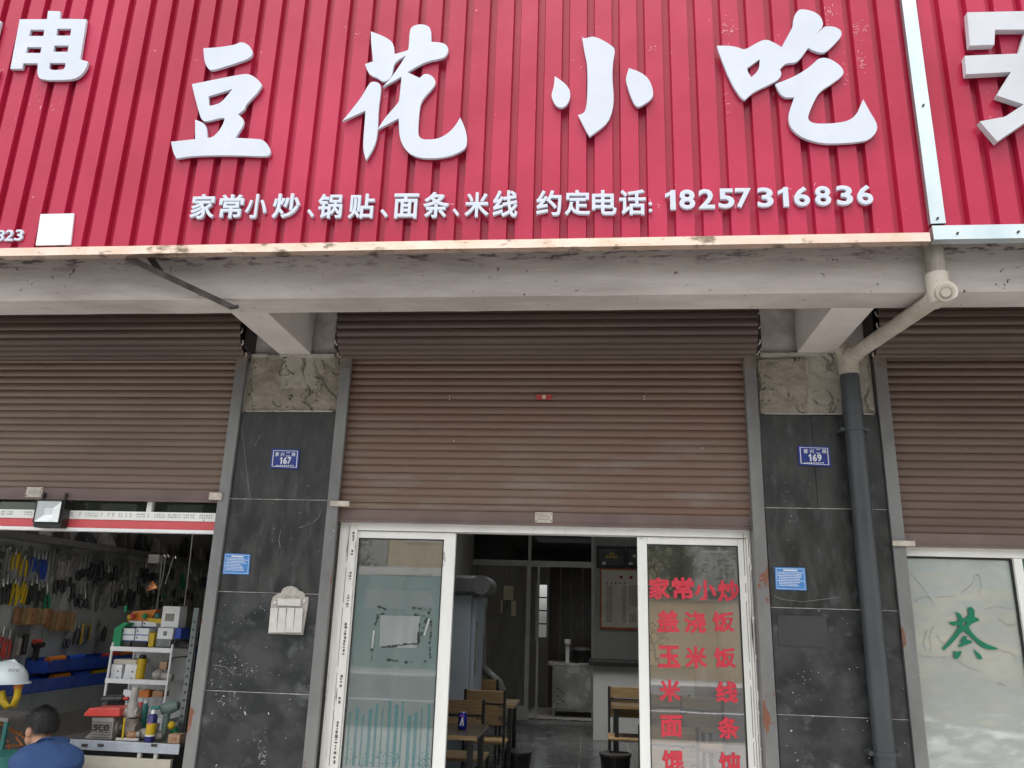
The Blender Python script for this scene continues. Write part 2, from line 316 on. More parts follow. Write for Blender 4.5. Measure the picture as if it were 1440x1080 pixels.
def glyph_mesh(ch, bold):
    k = (ch, bold)
    if k not in _gc and ch == '1':
        me, B = outline_mesh([[(.20, 0), (.42, 0), (.42, 1), (.24, 1), (.17, .90), (0, .80), (0, .62), (.12, .68), (.20, .74)]], 1); _gc[k] = (me, B)
    if k not in _gc:
        cu = bpy.data.curves.new('glyph', 'FONT'); cu.body = ch; cu.size = 1; cu.bevel_depth = bold; cu.bevel_resolution = 0; cu.extrude = .5; cu.resolution_u = 3
        _gc[k] = curve_mesh(cu, 1)
    return _gc[k]
def glyph(ch, cx, cy, wd, ht, Y, depth, m, parent, name='letter', bold=.018, shear=0):
    """one character filling a photo box of wd x ht px centred cx,cy, as a solid letter on the plane Y"""
    me0, B = glyph_mesh(ch, bold); me = me0.copy(); me.name = name
    lo, hi = B.min(0), B.max(0)
    c = at(cx, cy, Y=Y); l, r = at(cx-wd/2, cy, Y=Y), at(cx+wd/2, cy, Y=Y); t, b = at(cx, cy-ht/2, Y=Y), at(cx, cy+ht/2, Y=Y)
    W, H = (r-l).x, (t-b).z
    x = (B[:, 0]-(lo[0]+hi[0])/2)/(hi[0]-lo[0]); z = (B[:, 2]-(lo[2]+hi[2])/2)/(hi[2]-lo[2])
    lean = (t.x-b.x)
    P = np.stack([x*W+z*lean*0+z*shear*H, (B[:, 1])*depth, z*H+x*(r.z-l.z)*.8], 1)
    me.vertices.foreach_set('co', P.ravel()); me.materials.clear(); me.materials.append(m); me.update()
    o = bpy.data.objects.new(name, me); COL.objects.link(o); o.parent = parent
    o.location = Vector((c.x, Y, c.z)) - (worg(parent) if parent else Vector())
    return o
def smooth(pts, it=2):
    for _ in range(it):
        out = []; n = len(pts)
        for i in range(n):
            p, c, q = Vector(pts[i-1]), Vector(pts[i]), Vector(pts[(i+1) % n]); a, b = (c-p), (q-c)
            if a.length < 1e-9 or b.length < 1e-9: continue
            ang = abs(a.angle(b))
            if ang > 1.05 or ang < .03: out.append(tuple(c))
            else: out += [tuple(c.lerp(p, .25)), tuple(c.lerp(q, .25))]
        pts = out
    return pts
def traced(polys, ox, oy, sc, Y, depth, m, parent, name='letter', it=2):
    """strokes given in pixels of an enlarged crop (origin ox,oy, scale sc)"""
    W = [[at(ox+x/sc, oy+y/sc, Y=Y) for x, y in smooth([(float(a), float(b)) for a, b in p], it)] for p in polys]
    c = sum((q for q in W[0]), Vector())/len(W[0]); me, _ = outline_mesh([[(q.x-c.x, q.z-c.z) for q in p] for p in W], depth)
    me.name = name; me.materials.append(m); o = bpy.data.objects.new(name, me); COL.objects.link(o); o.parent = parent
    o.location = Vector((c.x, Y, c.z)) - (worg(parent) if parent else Vector())
    return o
def fbm(x, z, s=1, k=4): return noise.fractal(Vector((x*s, z*s, 3.3)), .8, 2.1, k)

# ------------------------------------------------------------------ ground and street
tag(box('ground', m_pave, -150, 150, -150, 60, -.6, -.16), kind='structure')
tag(box('pavement', m_pave, -40, 40, -6.6, .0, -.15, -.004), kind='structure')
tag(box('road', m_asph, -60, 60, -17, -6.75, -.156, -.14), kind='structure')
tag(box('kerb', m_cement2, -60, 60, -6.74, -6.605, -.15, 0), kind='structure')
mk = MB()
for i in range(-9, 10): mk.box(i*6, i*6+3, -11.95, -11.8, -.139, -.136)
tag(mk.build('road_marking', m_platew), kind='structure')
tag(box('far_pavement', m_pave, -60, 60, -60, -17.05, -.155, -.02), kind='structure')
hd = thing('site_hoarding', 'teal ribbed metal hoarding along the far side of the street', 'hoarding', (0, -19.5, 0))
p0 = MB()
for k in range(8): p0.box(k*.25, k*.25+.18, -19.52, -19.48, 0, 2.7).box(k*.25+.18, k*.25+.25, -19.50, -19.46, 0, 2.7)
p0 = p0.build('panel', m_hoard, hd); p0.location.x = -20
for i in range(1, 10): copy_obj(p0, hd, (i*2.02, 0, 0))
box('top_rail', m_alu, -20, .35, -19.55, -19.42, 2.7, 2.95, hd)
bw = thing('boundary_wall', 'beige rendered boundary wall across the road to the right', 'wall', (10, -19.5, 0))
box('wall', m_beige, .6, 20, -19.6, -19.4, -.02, 2.15, bw); box('coping', m_cement2, .5, 20.1, -19.66, -19.34, 2.151, 2.23, bw)
for k in range(6): box('pier', m_beige, .6+k*3.8, 1.0+k*3.8, -19.39, -19.30, -.02, 2.149, bw)
def far_building(x0, x1, y, h, m, label, cols, rows):
    b = thing('apartment_building', label, 'building', ((x0+x1)/2, y, 0))
    box('wall', m, x0, x1, y-8, y, -.1, h, b); box('roof', m_cement2, x0-.3, x1+.3, y-8.2, y+.3, h, h+.4, b)
    dx = (x1-x0)/cols
    for i in range(cols):
        for j in range(rows):
            wx = x0+dx*(i+.25); wz = 1.2+j*3.1
            wd_ = box('window', m_alu, wx, wx+dx*.5, y+.003, y+.07, wz, wz+1.7, b)
            for k in range(2): box('pane', m_window, wx+.07+k*dx*.25, wx+dx*.25-.04+k*dx*.25, y+.07, y+.085, wz+.08, wz+1.62, wd_)
far_building(-23, -8.3, -27, 9.5, m_palebld, 'grey white block reflected in the shop glass', 5, 3)
far_building(-8, 3, -26, 6.4, m_beige, 'beige low building across the road', 4, 2)
far_building(3.6, 18, -28, 12, m_palebld, 'tall pale block across the road to the right', 5, 4)
def tree(x, y, h, label, seed):
    t = thing('street_tree', label, 'tree', (x, y, 0)); r = random.Random(seed)
    b = MB().tube([(x, y, -.1), (x+.1, y, h*.3), (x-.05, y+.1, h*.6)], [.18, .13, .07], 8)
    for k in range(6):
        a = r.uniform(0, 6.3); b.tube([(x+.05, y, h*(.3+.05*k)), (x+math.cos(a)*h*.22, y+math.sin(a)*h*.22, h*(.5+.06*k))], [.07, .02], 6)
    b.build('trunk', m_bark, t)
    c = MB(); cl = [(x+r.gauss(0, h*.15), y+r.gauss(0, h*.15), h*r.uniform(.42, .98), r.uniform(.5, 1.1)) for _ in range(26)]
    for _ in range(5200):
        cx, cy, cz, cr = r.choice(cl); d = Vector((r.gauss(0, 1), r.gauss(0, 1), r.gauss(0, 1))).normalized()*cr*r.uniform(.5, 1)
        p = Vector((cx, cy, cz))+d; u = Vector((r.gauss(0, 1), r.gauss(0, 1), r.gauss(0, 1))).normalized(); v = u.cross(d).normalized(); s_ = r.uniform(.05, .10)
        c.add([p-u*s_, p+v*s_*.5, p+u*s_, p-v*s_*.5], [(0, 1, 2, 3)])
    c.build('crown', m_leaf, t)
tree(3.0, -22.6, 6.0, 'leafy street tree reflected in the right door pane', 3)
tree(6.6, -22.4, 6.6, 'taller street tree across the road on the right', 4)
tree(-10.3, -22.4, 6.2, 'street tree across the road on the left', 5)

# ------------------------------------------------------------------ shop building
BX0, BX1 = -6.4, 5.6
PL, PR = (-2.411, -1.735), (1.068, 1.805)      # pillar faces left / right
ZC, ZP = 3.274, 2.859                            # underside of corbels; top of black tiles
bd = thing('shop_building', 'terraced shop building with black tiled pillars and a concrete canopy beam', 'building', (0, 0, 0))
# beam with slightly uneven plaster arrises
def beam(x0, x1):
    b = MB(); N = 160; zb, zt = ZC, 3.95; rows = [(-1.02, zt), (-1.02, 3.5), (-1.021, 3.40), (-1.0205, 3.33), (-1.020, zb+.003), (-1.017, zb), (-.9, zb-.001), (-.80, zb), (-.795, zb+.01), (-.795, zt)]
    vs = []
    for i in range(N+1):
        x = x0+(x1-x0)*i/N
        for j, (y, z) in enumerate(rows):
            vs.append((x, y+.0025*fbm(x, z*.2, 2.5), z+(.0018*fbm(x, 7, 3) if z < 3.4 else 0)))
    n = len(rows); b.add(vs, [(i*n+j, i*n+j+1, (i+1)*n+j+1, (i+1)*n+j) for i in range(N) for j in range(n-1)], False); return b
bo = beam(BX0, BX1).build('beam', m_beam, bd)
box('canopy_slab', m_soffit, BX0, BX1, -.794, .30, 3.80, 3.95, bd)
for x0, x1 in ((-2.19, -1.961), (1.335, 1.571), (-5.75, -5.5)): box('corbel', m_soffit, x0, x1, -.793, -.002, ZC+.001, 3.799, bd, bevel=.006)
box('upper_wall', m_wallw, BX0, BX1, .06, .30, 3.27+.44, 3.799, bd)
box('facade', m_palebld, BX0, BX1, -.9, .3, 3.951, 7.5, bd)
# pillars
def pillar(x0, x1, topsplit):
    p = box('pillar', m_cement2, x0+.006, x1-.006, .012, .32, 0, ZC-.002, bd)
    box('wall_head', m_wallw, x0-.10, x1+.10, .03, .32, ZC, 3.798, bd)
    zs = [ZP, 2.257, 1.657, 1.057, .457, .0]; xm = None if not topsplit else topsplit
    for i in range(5):
        z1, z0 = zs[i]-.0025, zs[i+1]+.0025; j = rnd.uniform(-.002, .002)
        if i == 0 and xm:
            box('tile', m_tile, x0+.002, xm-.001, -.012+j, .0119, z0, z1, p, bevel=.002); box('tile', m_tile, xm+.001, x1-.002, -.0135+j, .0119, z0, z1-.004, p, bevel=.002)
        else: box('tile', m_tile_b if i >= 2 else m_tile, x0+.002, x1-.002, -.012+j, .0119, z0, z1, p, bevel=.002)
    # pale grout squeezed from the joints, uneven
    g = MB()
    for z in zs[1:5]:
        N = 40; w_ = [(.0013+.0022*abs(fbm(x0*7+k*.2, z*5, 2))) for k in range(N+1)]
        for k in range(N):
            a, b2 = x0+(x1-x0)*k/N, x0+(x1-x0)*(k+1)/N
            g.add([(a, -.0158, z-w_[k]), (b2, -.0158, z-w_[k+1]), (b2, -.0158, z+w_[k+1]), (a, -.0158, z+w_[k])], [(0, 1, 2, 3)])
            g.add([(a, -.0158, z-w_[k]), (b2, -.0158, z-w_[k+1]), (b2, .01, z-w_[k+1]), (a, .01, z-w_[k])], [(0, 3, 2, 1)])
    g.build('grout', m_grout, p)
    # broken render above the tiles
    N, Mz = 90, 56; b = MB(); vs = []
    for j in range(Mz+1):
        for i in range(N+1):
            x = x0+.01+(x1-x0-.02)*i/N; z = ZP+.004+(ZC-ZP-.004)*j/Mz
            h = .006*fbm(x, z, 14, 6)
            u = (x-x0)/(x1-x0); v = (z-ZP)/(ZC-ZP)
            wob = .06*fbm(x, z, 6)+.03*fbm(x+5, z, 22)
            keep = (abs(u-(.58+.05*(1-v)))+wob < .20 and v > .30+wob*3) if x0 < 0 else (u < .42+wob and v < .9)
            e = abs(wob*1.0+(abs(u-.6)-.2)) if x0 < 0 else abs(u-.42-wob)
            h += .012 if keep else 0
            wx, wz = x+.05*noise.noise(Vector((x*11, z*11, 4))), z+.05*noise.noise(Vector((x*11, z*11, 9))); cr = min(abs(noise.noise(Vector((wx*5.2+4, wz*1.5, 1.7)))), abs(noise.noise(Vector((wx*11, wz*5+3, 5.7))))*2.2)
            h -= .026*max(0, 1-cr/.04)*min(1, max(0, noise.noise(Vector((x*4, z*4, 8)))*5+.9))
            vs.append((x, .004-h-(.010*min(1, u*12)*min(1, (1-u)*12)), z))
    for j in range(Mz):
        for i in range(N):
            zc_ = (j+.5)/Mz; uc = (i+.5)/N
            b.m(1 if ((abs(uc-.58) < .2 and zc_ > .4) if x0 < 0 else (uc > .42)) else 0)
            b.add([vs[j*(N+1)+i], vs[j*(N+1)+i+1], vs[(j+1)*(N+1)+i+1], vs[(j+1)*(N+1)+i]], [(0, 1, 2, 3)], True)
    b.build('broken_render', [m_cement, m_cement2], p)
    g = MB(); k = 46
    for i in range(k):
        a, c = x0+.03+(x1-x0-.06)*i/k, x0+.03+(x1-x0-.06)*(i+1)/k; hh = .005+.008*abs(fbm(a, 1, 9))
        if noise.noise(Vector((a*4, 2, 1))) > -.45: g.box(a, c, -.016, .005, ZP-.001, ZP+hh)
        if noise.noise(Vector((a*6, 5, 1))) > -.1: g.box(a, c, -.02-.01*abs(fbm(a, 3, 9)), .0, ZC-.008-2*hh, ZC-.0005)
    g.build('mortar_edge', m_holder, p)
    return p
pillar(*PL, None); pillar(*PR, at(1144, 640, Y=0).x)
box('pillar', m_cement2, -6.4, -5.38, .0, .32, 0, 3.79, bd)
box('pillar', m_cement2, 4.62, 5.6, .0, .32, 0, 3.79, bd)
# rooms
for x0, x1 in ((-2.2, -1.95), (1.38, 1.58)): box('party_wall', m_inwall, x0, x1, .321, 11.5, 0, 3.3, bd)
box('side_wall', m_inwall, -5.6, -5.32, .321, 11.5, 0, 3.3, bd); box('side_wall', m_inwall, 4.7, 4.9, .321, 11.5, 0, 3.3, bd)
b = MB()   # ceiling; unseen openings added to let daylight down into the rooms
for q in ((-5.6, 4.9, .321, 1.6), (-5.6, -4.9, 1.6, 2.8), (-3.3, 4.9, 1.6, 2.0), (-3.3, -1.3, 2.0, 2.8), (1.0, 4.9, 2.0, 2.8), (-5.6, -1.3, 2.8, 3.4), (1.0, 4.9, 2.8, 3.4), (-5.6, 4.9, 3.4, 4.6), (-5.6, -1.3, 4.6, 5.0), (1.2, 4.9, 4.6, 5.0), (-5.6, -1.3, 5.0, 6.0), (1.2, 4.9, 5.0, 6.0), (-5.6, 4.9, 6.0, 8.3), (-5.6, -1.0, 8.3, 8.75), (.6, 4.9, 8.3, 8.75), (-5.6, 4.9, 8.75, 11.5)): b.box(q[0], q[1], q[2], q[3], 3.3, 3.42)
b.build('ceiling', m_ceil, bd)
# restaurant floor tiles, built piece by piece
fl = box('floor', m_grout, -5.6, 4.9, .0, 11.5, -.1, -.003, bd)
t0 = box('floor_tile', m_floor, -1.948, -1.948+.596, .33, .926, -.003, 0.001, fl)
for i in range(6):
    for j in range(14):
        if i or j:
            if i == 5: continue
            copy_obj(t0, fl, (i*.6, j*.6, 0))
for i in range(5):
    pass
box('bounce_floor_slab', mat('pale_bounce_floor', (.46, .45, .42, 1), (.38, .37, .35, 1), rough=.6, scale=4), -5.31, -2.21, .33, 6.49, -.002, .001, fl)  # unseen slab, added pale to bounce daylight onto the tool wall
# back wall of the restaurant kitchen with a window opening; dark brown glossy panels
YB = 10.6; YP = 8.1
wl, wr = at(757, 850, Y=YB).x, at(769, 850, Y=YB).x; wz0, wz1 = at(764, 896, Y=YB).z, at(764, 822, Y=YB).z
b = MB(); b.box(-1.95, wl, YB, YB+.2, 0, 3.3).box(wr, 1.38, YB, YB+.2, 0, 3.3).box(wl, wr, YB, YB+.2, 0, wz0).box(wl, wr, YB, YB+.2, wz1, 3.3); b.build('back_wall', m_inwall, bd)
kb = thing('kitchen_window', 'narrow bright barred window in the far kitchen wall', 'window', (wl, YB, wz0))
for k in range(1, 4): box('bar', m_darkmetal, wl, wr, YB+.02, YB+.05, wz0+(wz1-wz0)*k/4-.012, wz0+(wz1-wz0)*k/4+.012, kb)
box('frame', m_intalu, wl-.06, wl, YB-.03, YB-.001, wz0-.05, wz1+.05, kb); box('frame', m_intalu, wr, wr+.03, YB-.03, YB-.001, wz0-.05, wz1+.05, kb)
x = wr+.05; bp = thing('wall_cladding', 'glossy dark brown vertical panels on the kitchen wall', 'wall panels', (x, YB-.02, 0))
while x < 1.3: box('panel', m_brownpanel, x, min(1.37, x+.2), YB-.022, YB-.002, 0, 3.2, bp, bevel=.004); box('joint_strip', m_toolmetal, x+.203, x+.209, YB-.020, YB-.010, 0, 3.2, bp); x += .212
b = MB().box(-5.32, -2.2, 6.5, 6.6, 0, 3.3); b.build('back_wall', m_inwall, bd)
MB().box(1.58, 4.7, 5.5, 5.6, 0, 3.3).build('back_wall', m_inwall2, bd)

# ------------------------------------------------------------------ signs
YS = -1.20; ZS0 = 3.515; ZS1 = 5.75; PITCHX = .1455
def xs(px_, py_): return at(px_, py_, Y=YS).x
def panel_mesh(n, z0, z1):
    b = MB(); prof = []
    for k in range(n):
        o = k*PITCHX; prof += [(o, 0), (o+.098, 0), (o+.103, .036), (o+.139, .036), (o+.1455, .0)]
    pr = []
    for p in prof:
        if not pr or (abs(pr[-1][0]-p[0]) > 1e-6): pr.append(p)
    NZ = 6; vs = []
    for j in range(NZ+1):
        for i, (x, y) in enumerate(pr): vs.append((x, y+.0012*fbm(x*1.0, j, 3), z0+(z1-z0)*j/NZ))
    n_ = len(pr)
    b.add(vs, [(j*n_+i, j*n_+i+1, (j+1)*n_+i+1, (j+1)*n_+i) for j in range(NZ) for i in range(n_-1)]); return b
def sign_panels(parent, xa, xb, z0, z1):
    """cladding sheets, six ribs each; the last sheet is cut to fit"""
    x = xa; first = None; n = 6
    while x < xb-.02:
        m_ = min(n, int(round((xb-x)/PITCHX))) or 1
        b = panel_mesh(m_, z0, z1); b.v = [(v[0]+x, v[1]+YS, v[2]) for v in b.v]; b.build('cladding_sheet', m_red, parent)
        x += m_*PITCHX
sx_mid = xs(1268, 0)
# the seam grid starts from a groove seen at px 1194.6 on the top edge
g0 = xs(1194.6, 0)-.1455
s_main = thing('shop_sign', 'long red ribbed fascia sign with big white brush characters over the middle shop', 'sign', (xs(140, 350), YS, ZS0))
xm0 = g0-PITCHX*int(round((g0-xs(150, 200))/PITCHX)); xr = 1.735
sign_panels(s_main, xm0, g0+PITCHX*2.9, ZS0, ZS1)
s_left = thing('shop_sign', 'red ribbed fascia sign with bold white character at the left end', 'sign', (xm0-1, YS, ZS0))
sign_panels(s_left, xm0-PITCHX*18, xm0, ZS0, ZS1)
s_right = thing('shop_sign', 'red ribbed fascia sign in a silver metal frame at the right end', 'sign', (2.6, YS, ZS0))
sign_panels(s_right, 1.80, 1.80+PITCHX*17, ZS0+.03, ZS1)
# rose gold trim (bottom), bent slightly
def trim_strip(parent, name, m, x0, x1, z0, z1, yf, yb):
    N = 40; b = MB(); vs = []
    for i in range(N+1):
        x = x0+(x1-x0)*i/N; wob = .002*fbm(x, 0, 3)
        vs += [(x, yf+wob, z1), (x, yf-.004+wob, z0), (x, yb, z0-.004), (x, yb, z1)]
    b.add(vs, [(i*4+j, i*4+(j+1) % 4, (i+1)*4+(j+1) % 4, (i+1)*4+j) for i in range(N) for j in range(4)]); b.add(vs[:4], [(3, 2, 1, 0)]); b.add(vs[-4:], [(0, 1, 2, 3)])
    return b.build(name, m, parent)
trim_strip(s_main, 'bottom_trim', m_gold, xm0, xs(1306, 330), ZS0-.040, ZS0+.012, YS-.012, YS+.03)
trim_strip(s_left, 'bottom_trim', m_gold, xm0-2.6, xm0-.001, ZS0-.040, ZS0+.012, YS-.012, YS+.03)
xv0, xv1 = 1.742, 1.815
trim_strip(s_right, 'bottom_trim', m_silver, xv0+.004, 4.6, at(1380, 338, Y=YS).z, at(1380, 318, Y=YS).z, YS-.016, YS+.03)
b = MB(); N = 24
vs = []
for j in range(N+1):
    z = ZS0+.06+(ZS1-ZS0-.06)*j/N; wob = .003*fbm(z, 4, 2.5)
    vs += [(xv0, YS-.014+wob, z), (xv1, YS-.018+wob, z), (xv1, YS+.02, z), (xv0, YS+.02, z)]
b.add(vs, [(j*4+k, j*4+(k+1) % 4, (j+1)*4+(k+1) % 4, (j+1)*4+k) for j in range(N) for k in range(4)]); b.build('side_trim', m_silver, s_right)
b = MB()
for px_, py_ in ((1298.5, 148), (1318.5, 307), (1346.5, 328), (1432, 326)):
    q = at(px_, py_, Y=YS-.02); b.tube([(q.x, YS-.026, q.z), (q.x, YS-.005, q.z)], .006, 8)
b.build('rivet', m_darkmetal, s_right)
# sign frame behind the sheets (keeps the sheets from being paper-thin)
box('back_frame', m_darkmetal, xm0-2.6, 1.73, YS+.05, -1.03, ZS0+.16, ZS1-.01, s_main)
box('back_frame', m_darkmetal, 1.80, 4.5, YS+.05, -1.03, ZS0+.19, ZS1-.01, s_right)

YL = YS-.026; DL = .018
big = lambda polys, ox, oy, sc: traced(polys, ox, oy, sc, YL, DL, m_white_letter, s_main)
# first character
big([[(303,150),(420,143),(540,125),(588,100),(640,120),(672,160),(676,195),(655,225),(560,260),(400,310),(355,318),(330,295),(308,240)]], 230, 40, 5.4)
big([[(215,423),(600,345),(655,347),(715,385),(748,428),(720,480),(622,580),(620,610),(565,652),(600,680),(612,710),(600,745),(545,830),(700,838),(755,845),(795,885),(815,940),(800,965),(760,972),(560,962),(230,965),(97,987),(72,940),(57,860),(240,840),(240,760),(240,692),(300,715),(328,750),(332,832),(375,825),(420,780),(450,730),(465,685),(440,675),(320,710),(285,690),(265,620),(240,530)],
     [(342,515),(525,458),(500,490),(440,560),(400,578),(345,588)]], 230, 40, 5.4)
# second character
big([[(253,118),(350,155),(400,190),(413,225),(415,275),(500,253),(515,240),(520,110),(545,78),(600,67),(650,80),(670,110),(670,190),(760,197),(790,235),(782,275),(750,305),(630,325),(505,400),(590,440),(625,408),(670,420),(703,460),(690,500),(610,585),(590,640),(578,790),(582,845),(620,868),(720,860),(790,820),(840,765),(870,712),(905,790),(918,860),(912,915),(880,945),(800,980),(700,995),(600,993),(530,970),(480,920),(450,850),(445,718),(300,795),(350,715),(440,615),(450,590),(465,430),(335,502),(400,430),(455,350),(495,285),(440,315),(412,345),(400,420),(375,455),(335,467),(300,440),(260,425),(235,405),(212,345),(268,325),(255,210)]], 470, 20, 4.91)
big([[(262,465),(300,468),(322,490),(322,540),(305,650),(300,830),(275,920),(220,1008),(205,960),(198,900),(215,690),(215,665),(55,738),(120,660),(190,570),(240,480)]], 470, 20, 4.91)
# third character
big([[(127,425),(200,475),(250,525),(268,575),(262,640),(225,695),(180,710),(135,690),(100,620),(100,580),(122,510)]], 760, 40, 6.353)
big([[(373,80),(400,90),(450,73),(490,75),(560,105),(640,155),(668,190),(652,270),(640,420),(655,600),(650,700),(620,810),(560,880),(440,965),(410,920),(365,830),(335,772),(370,765),(405,735),(420,600),(420,320),(395,220)]], 760, 40, 6.353)
big([[(790,355),(860,375),(940,420),(985,480),(1010,570),(1000,620),(960,655),(890,700),(850,695),(810,620),(765,480),(765,430)]], 760, 40, 6.353)
# fourth character
big([[(40,315),(130,315),(190,328),(232,345),(290,310),(370,268),(430,290),(487,325),(550,210),(565,180),(570,120),(590,80),(620,60),(700,75),(750,105),(773,150),(770,190),(722,238),(765,202),(785,180),(850,183),(895,205),(903,240),(880,275),(800,355),(765,365),(720,355),(670,330),(620,400),(585,433),(512,435),(475,478),(487,510),(470,545),(420,575),(290,635),(232,690),(200,670),(130,555),(60,380)],
     [(335,408),(335,460),(315,500),(278,532),(255,500),(248,470)]], 1000, 0, 4.908)
big([[(443,580),(560,535),(640,490),(700,445),(740,403),(790,397),(840,415),(895,455),(918,495),(905,525),(830,580),(750,630),(710,700),(675,780),(667,820),(690,845),(740,855),(870,850),(960,830),(1010,780),(1030,730),(1050,685),(1090,760),(1145,850),(1147,900),(1110,950),(1050,978),(820,993),(720,980),(620,945),(555,890),(535,840),(535,780),(575,670),(510,675),(470,640)]], 1000, 0, 4.908)
# left sign character
traced([[(243,55),(305,57),(303,95),(438,97),(405,300),(445,312),(435,350),(400,390),(350,405),(210,405),(188,380),(192,320),(118,320),(112,348),(52,348),(100,97),(238,97)],
        [(155,150),(225,150),(220,182),(147,182)], [(290,145),(362,145),(355,180),(285,180)], [(138,238),(210,238),(205,268),(132,268)], [(275,230),(348,230),(342,262),(270,262)], [(252,318),(332,318),(330,340),(318,353),(262,355),(248,345)]], 0, 0, 3.6, YL, DL, m_white_letter, s_left, it=1)
glyph('机', -43, 76, 92, 104, YL, DL, m_white_letter, s_left, bold=.03)
# right sign character (only its left part is in the photograph)
traced([[(360,52),(640,46),(640,10),(720,10),(720,46),(900,46),(890,190),(800,190),(800,123),(478,125),(475,188),(372,192)]], 1240, 0, 3, YS-.050, .038, m_silver_letter, s_right, it=0)
traced([[(350,235),(578,226),(605,135),(690,135),(665,222),(930,214),(930,290),(840,292),(800,350),(735,420),(840,470),(800,540),(680,470),(600,520),(487,597),(413,512),(520,492),(600,440),(485,402),(545,303),(357,313)]], 1240, 0, 3, YS-.050, .038, m_silver_letter, s_right, it=0)
# small lettering
for ch, cx, cy, w_, h_ in (('家',130,144,98,100),('常',244,144,98,96),('小',346,143,86,98),('炒',468,142,110,100),('、',566,172,30,34),('锅',645,143,98,98),('贴',772,143,104,100),('、',864,172,32,34),('面',953,142,100,100),('条',1075,138,106,104),('、',1155,168,28,32),('米',1240,137,98,100),('线',1355,133,100,108)):
    glyph(ch, 240+cx/2.88, 240+cy/2.88, w_/2.88, h_/2.88, YS-.022, .018, m_letter_small, s_main, bold=.022)
for ch, cx, cy, w_, h_ in (('约',88,125,98,98),('定',200,123,100,98),('电',304,123,96,96),('话',414,122,104,98)):
    glyph(ch, 740+cx/2.77, 240+cy/2.77, w_/2.77, h_/2.77, YS-.022, .018, m_letter_small, s_main, bold=.022)
glyph(':', 740+484/2.77, 240+141/2.77, 14/2.77, 38/2.77, YS-.022, .018, m_letter_small, s_main, bold=.02)
for k, (ch, cx) in enumerate(zip('18257316836', (562,627,703,780,846,932,1002,1074,1156,1241,1320))):
    cy = 113-(cx-562)/758*20; glyph(ch, 740+cx/2.77, 240+cy/2.77, (40 if ch == '1' else 62)/2.77, 76/2.77, YS-.022, .018, m_letter_small, s_main, bold=.025)
for ch, cx in zip('5823', (-9.5, 0, 13, 26.5)): glyph(ch, cx, 331-(cx/40), 11.5, 15.5, YS-.014, .012, m_letter_small, s_left, bold=.02)
# white plaque (its code is left out)
q = [at(x, y, Y=YS-.012) for x, y in ((50, 345), (99, 344), (104, 300), (57, 301))]
MB().quadbox(q, (0, .010, 0)).build('plaque', m_platew, s_left)

# scuffs of white paint or glue on the red sheets, beside the letters
sc_ = MB(); r = random.Random(5)
for cx, cy, sx, sy, n in ((1028, 45, 10, 12, 26), (1165, 22, 8, 12, 14), (1210, 42, 12, 12, 26), (1190, 80, 5, 30, 18), (1212, 90, 8, 20, 18), (62, 150, 30, 18, 26), (503, 45, 14, 14, 10), (485, 92, 10, 6, 6), (850, 58, 60, 30, 14), (650, 292, 80, 8, 10), (905, 285, 30, 12, 14), (1085, 280, 80, 16, 22), (915, 72, 8, 8, 6), (1020, 150, 12, 14, 10), (555, 135, 14, 14, 8)):
    for _ in range(n):
        a = at(r.gauss(cx, sx*.6), r.gauss(cy, sy*.6), Y=YS); u = (a.x-(g0-60*PITCHX)) % PITCHX
        if u > .092: continue
        an = r.uniform(0, 3.1); L_ = r.uniform(.002, .012); d = Vector((math.cos(an), 0, math.sin(an)))*L_; e = Vector((-d.z, 0, d.x)).normalized()*r.uniform(.0005, .0016); a.y = YS-.0022
        sc_.quadbox([a-d-e, a+d-e, a+d+e, a-d+e], (0, .0008, 0))
tag(sc_.build('paint_scuff', mat('scuff_pink', S(232, 160, 175), rough=.6), s_main), kind='stuff')

# ------------------------------------------------------------------ angle iron strut under the sign
st = thing('sign_strut', 'rusty angle iron strut reaching from the sign down to the beam', 'bracket', at(325, 432, Y=-.93))
A, B = at(178, 362, Y=-1.17), at(326, 432, Z=ZC-.012)
B = at(327, 432, Y=-1.037)
b = MB().bar(A, B, .008, .034).bar(A+Vector((0, .014, .012)), B+Vector((0, .014, .012)), .034, .006); b.build('long_bar', m_rustbrown, st)
C1, C2 = at(208, 358, Y=-1.10), at(226, 383, Y=-1.06)
MB().bar(C1, C2, .012, .036).build('short_bar', m_rustbrown, st)
MB().tube([B+Vector((-.02, 0, -.005)), B+Vector((.03, .01, .008))], .012, 8).build('bolt', m_darkmetal, st)

# ------------------------------------------------------------------ shutters
SH = .0505
def slat_profile(mirror=False):
    pts = []
    for k in range(7):
        t = k/6; pts.append((-.0095*math.sin(PI*min(1, t*1.06))**.8 if t < .94 else .0, SH*.93*t))
    pts = [(-.001, 0.0)] + [(y, z+.0) for y, z in pts[1:]] + [(.003, SH*.95), (.003, SH*1.04)]
    return pts
def slat_mb(x0, x1):
    b = MB(); pr = slat_profile(); n = len(pr); xs_ = [x0+(x1-x0)*i/8 for i in range(9)]; vs = []
    for x in xs_:
        for y, z in pr: vs.append((x, y+.0006*math.sin(x*9), z))
    b.add(vs, [(i*n+j, (i+1)*n+j, (i+1)*n+j+1, i*n+j+1) for i in range(8) for j in range(n-1)], True)
    vs2 = [(x, y+.003, z) for x in (x0, x1) for y, z in pr]
    b.add(vs2, [(j, j+1, n+j+1, n+j) for j in range(n-1)], True); return b
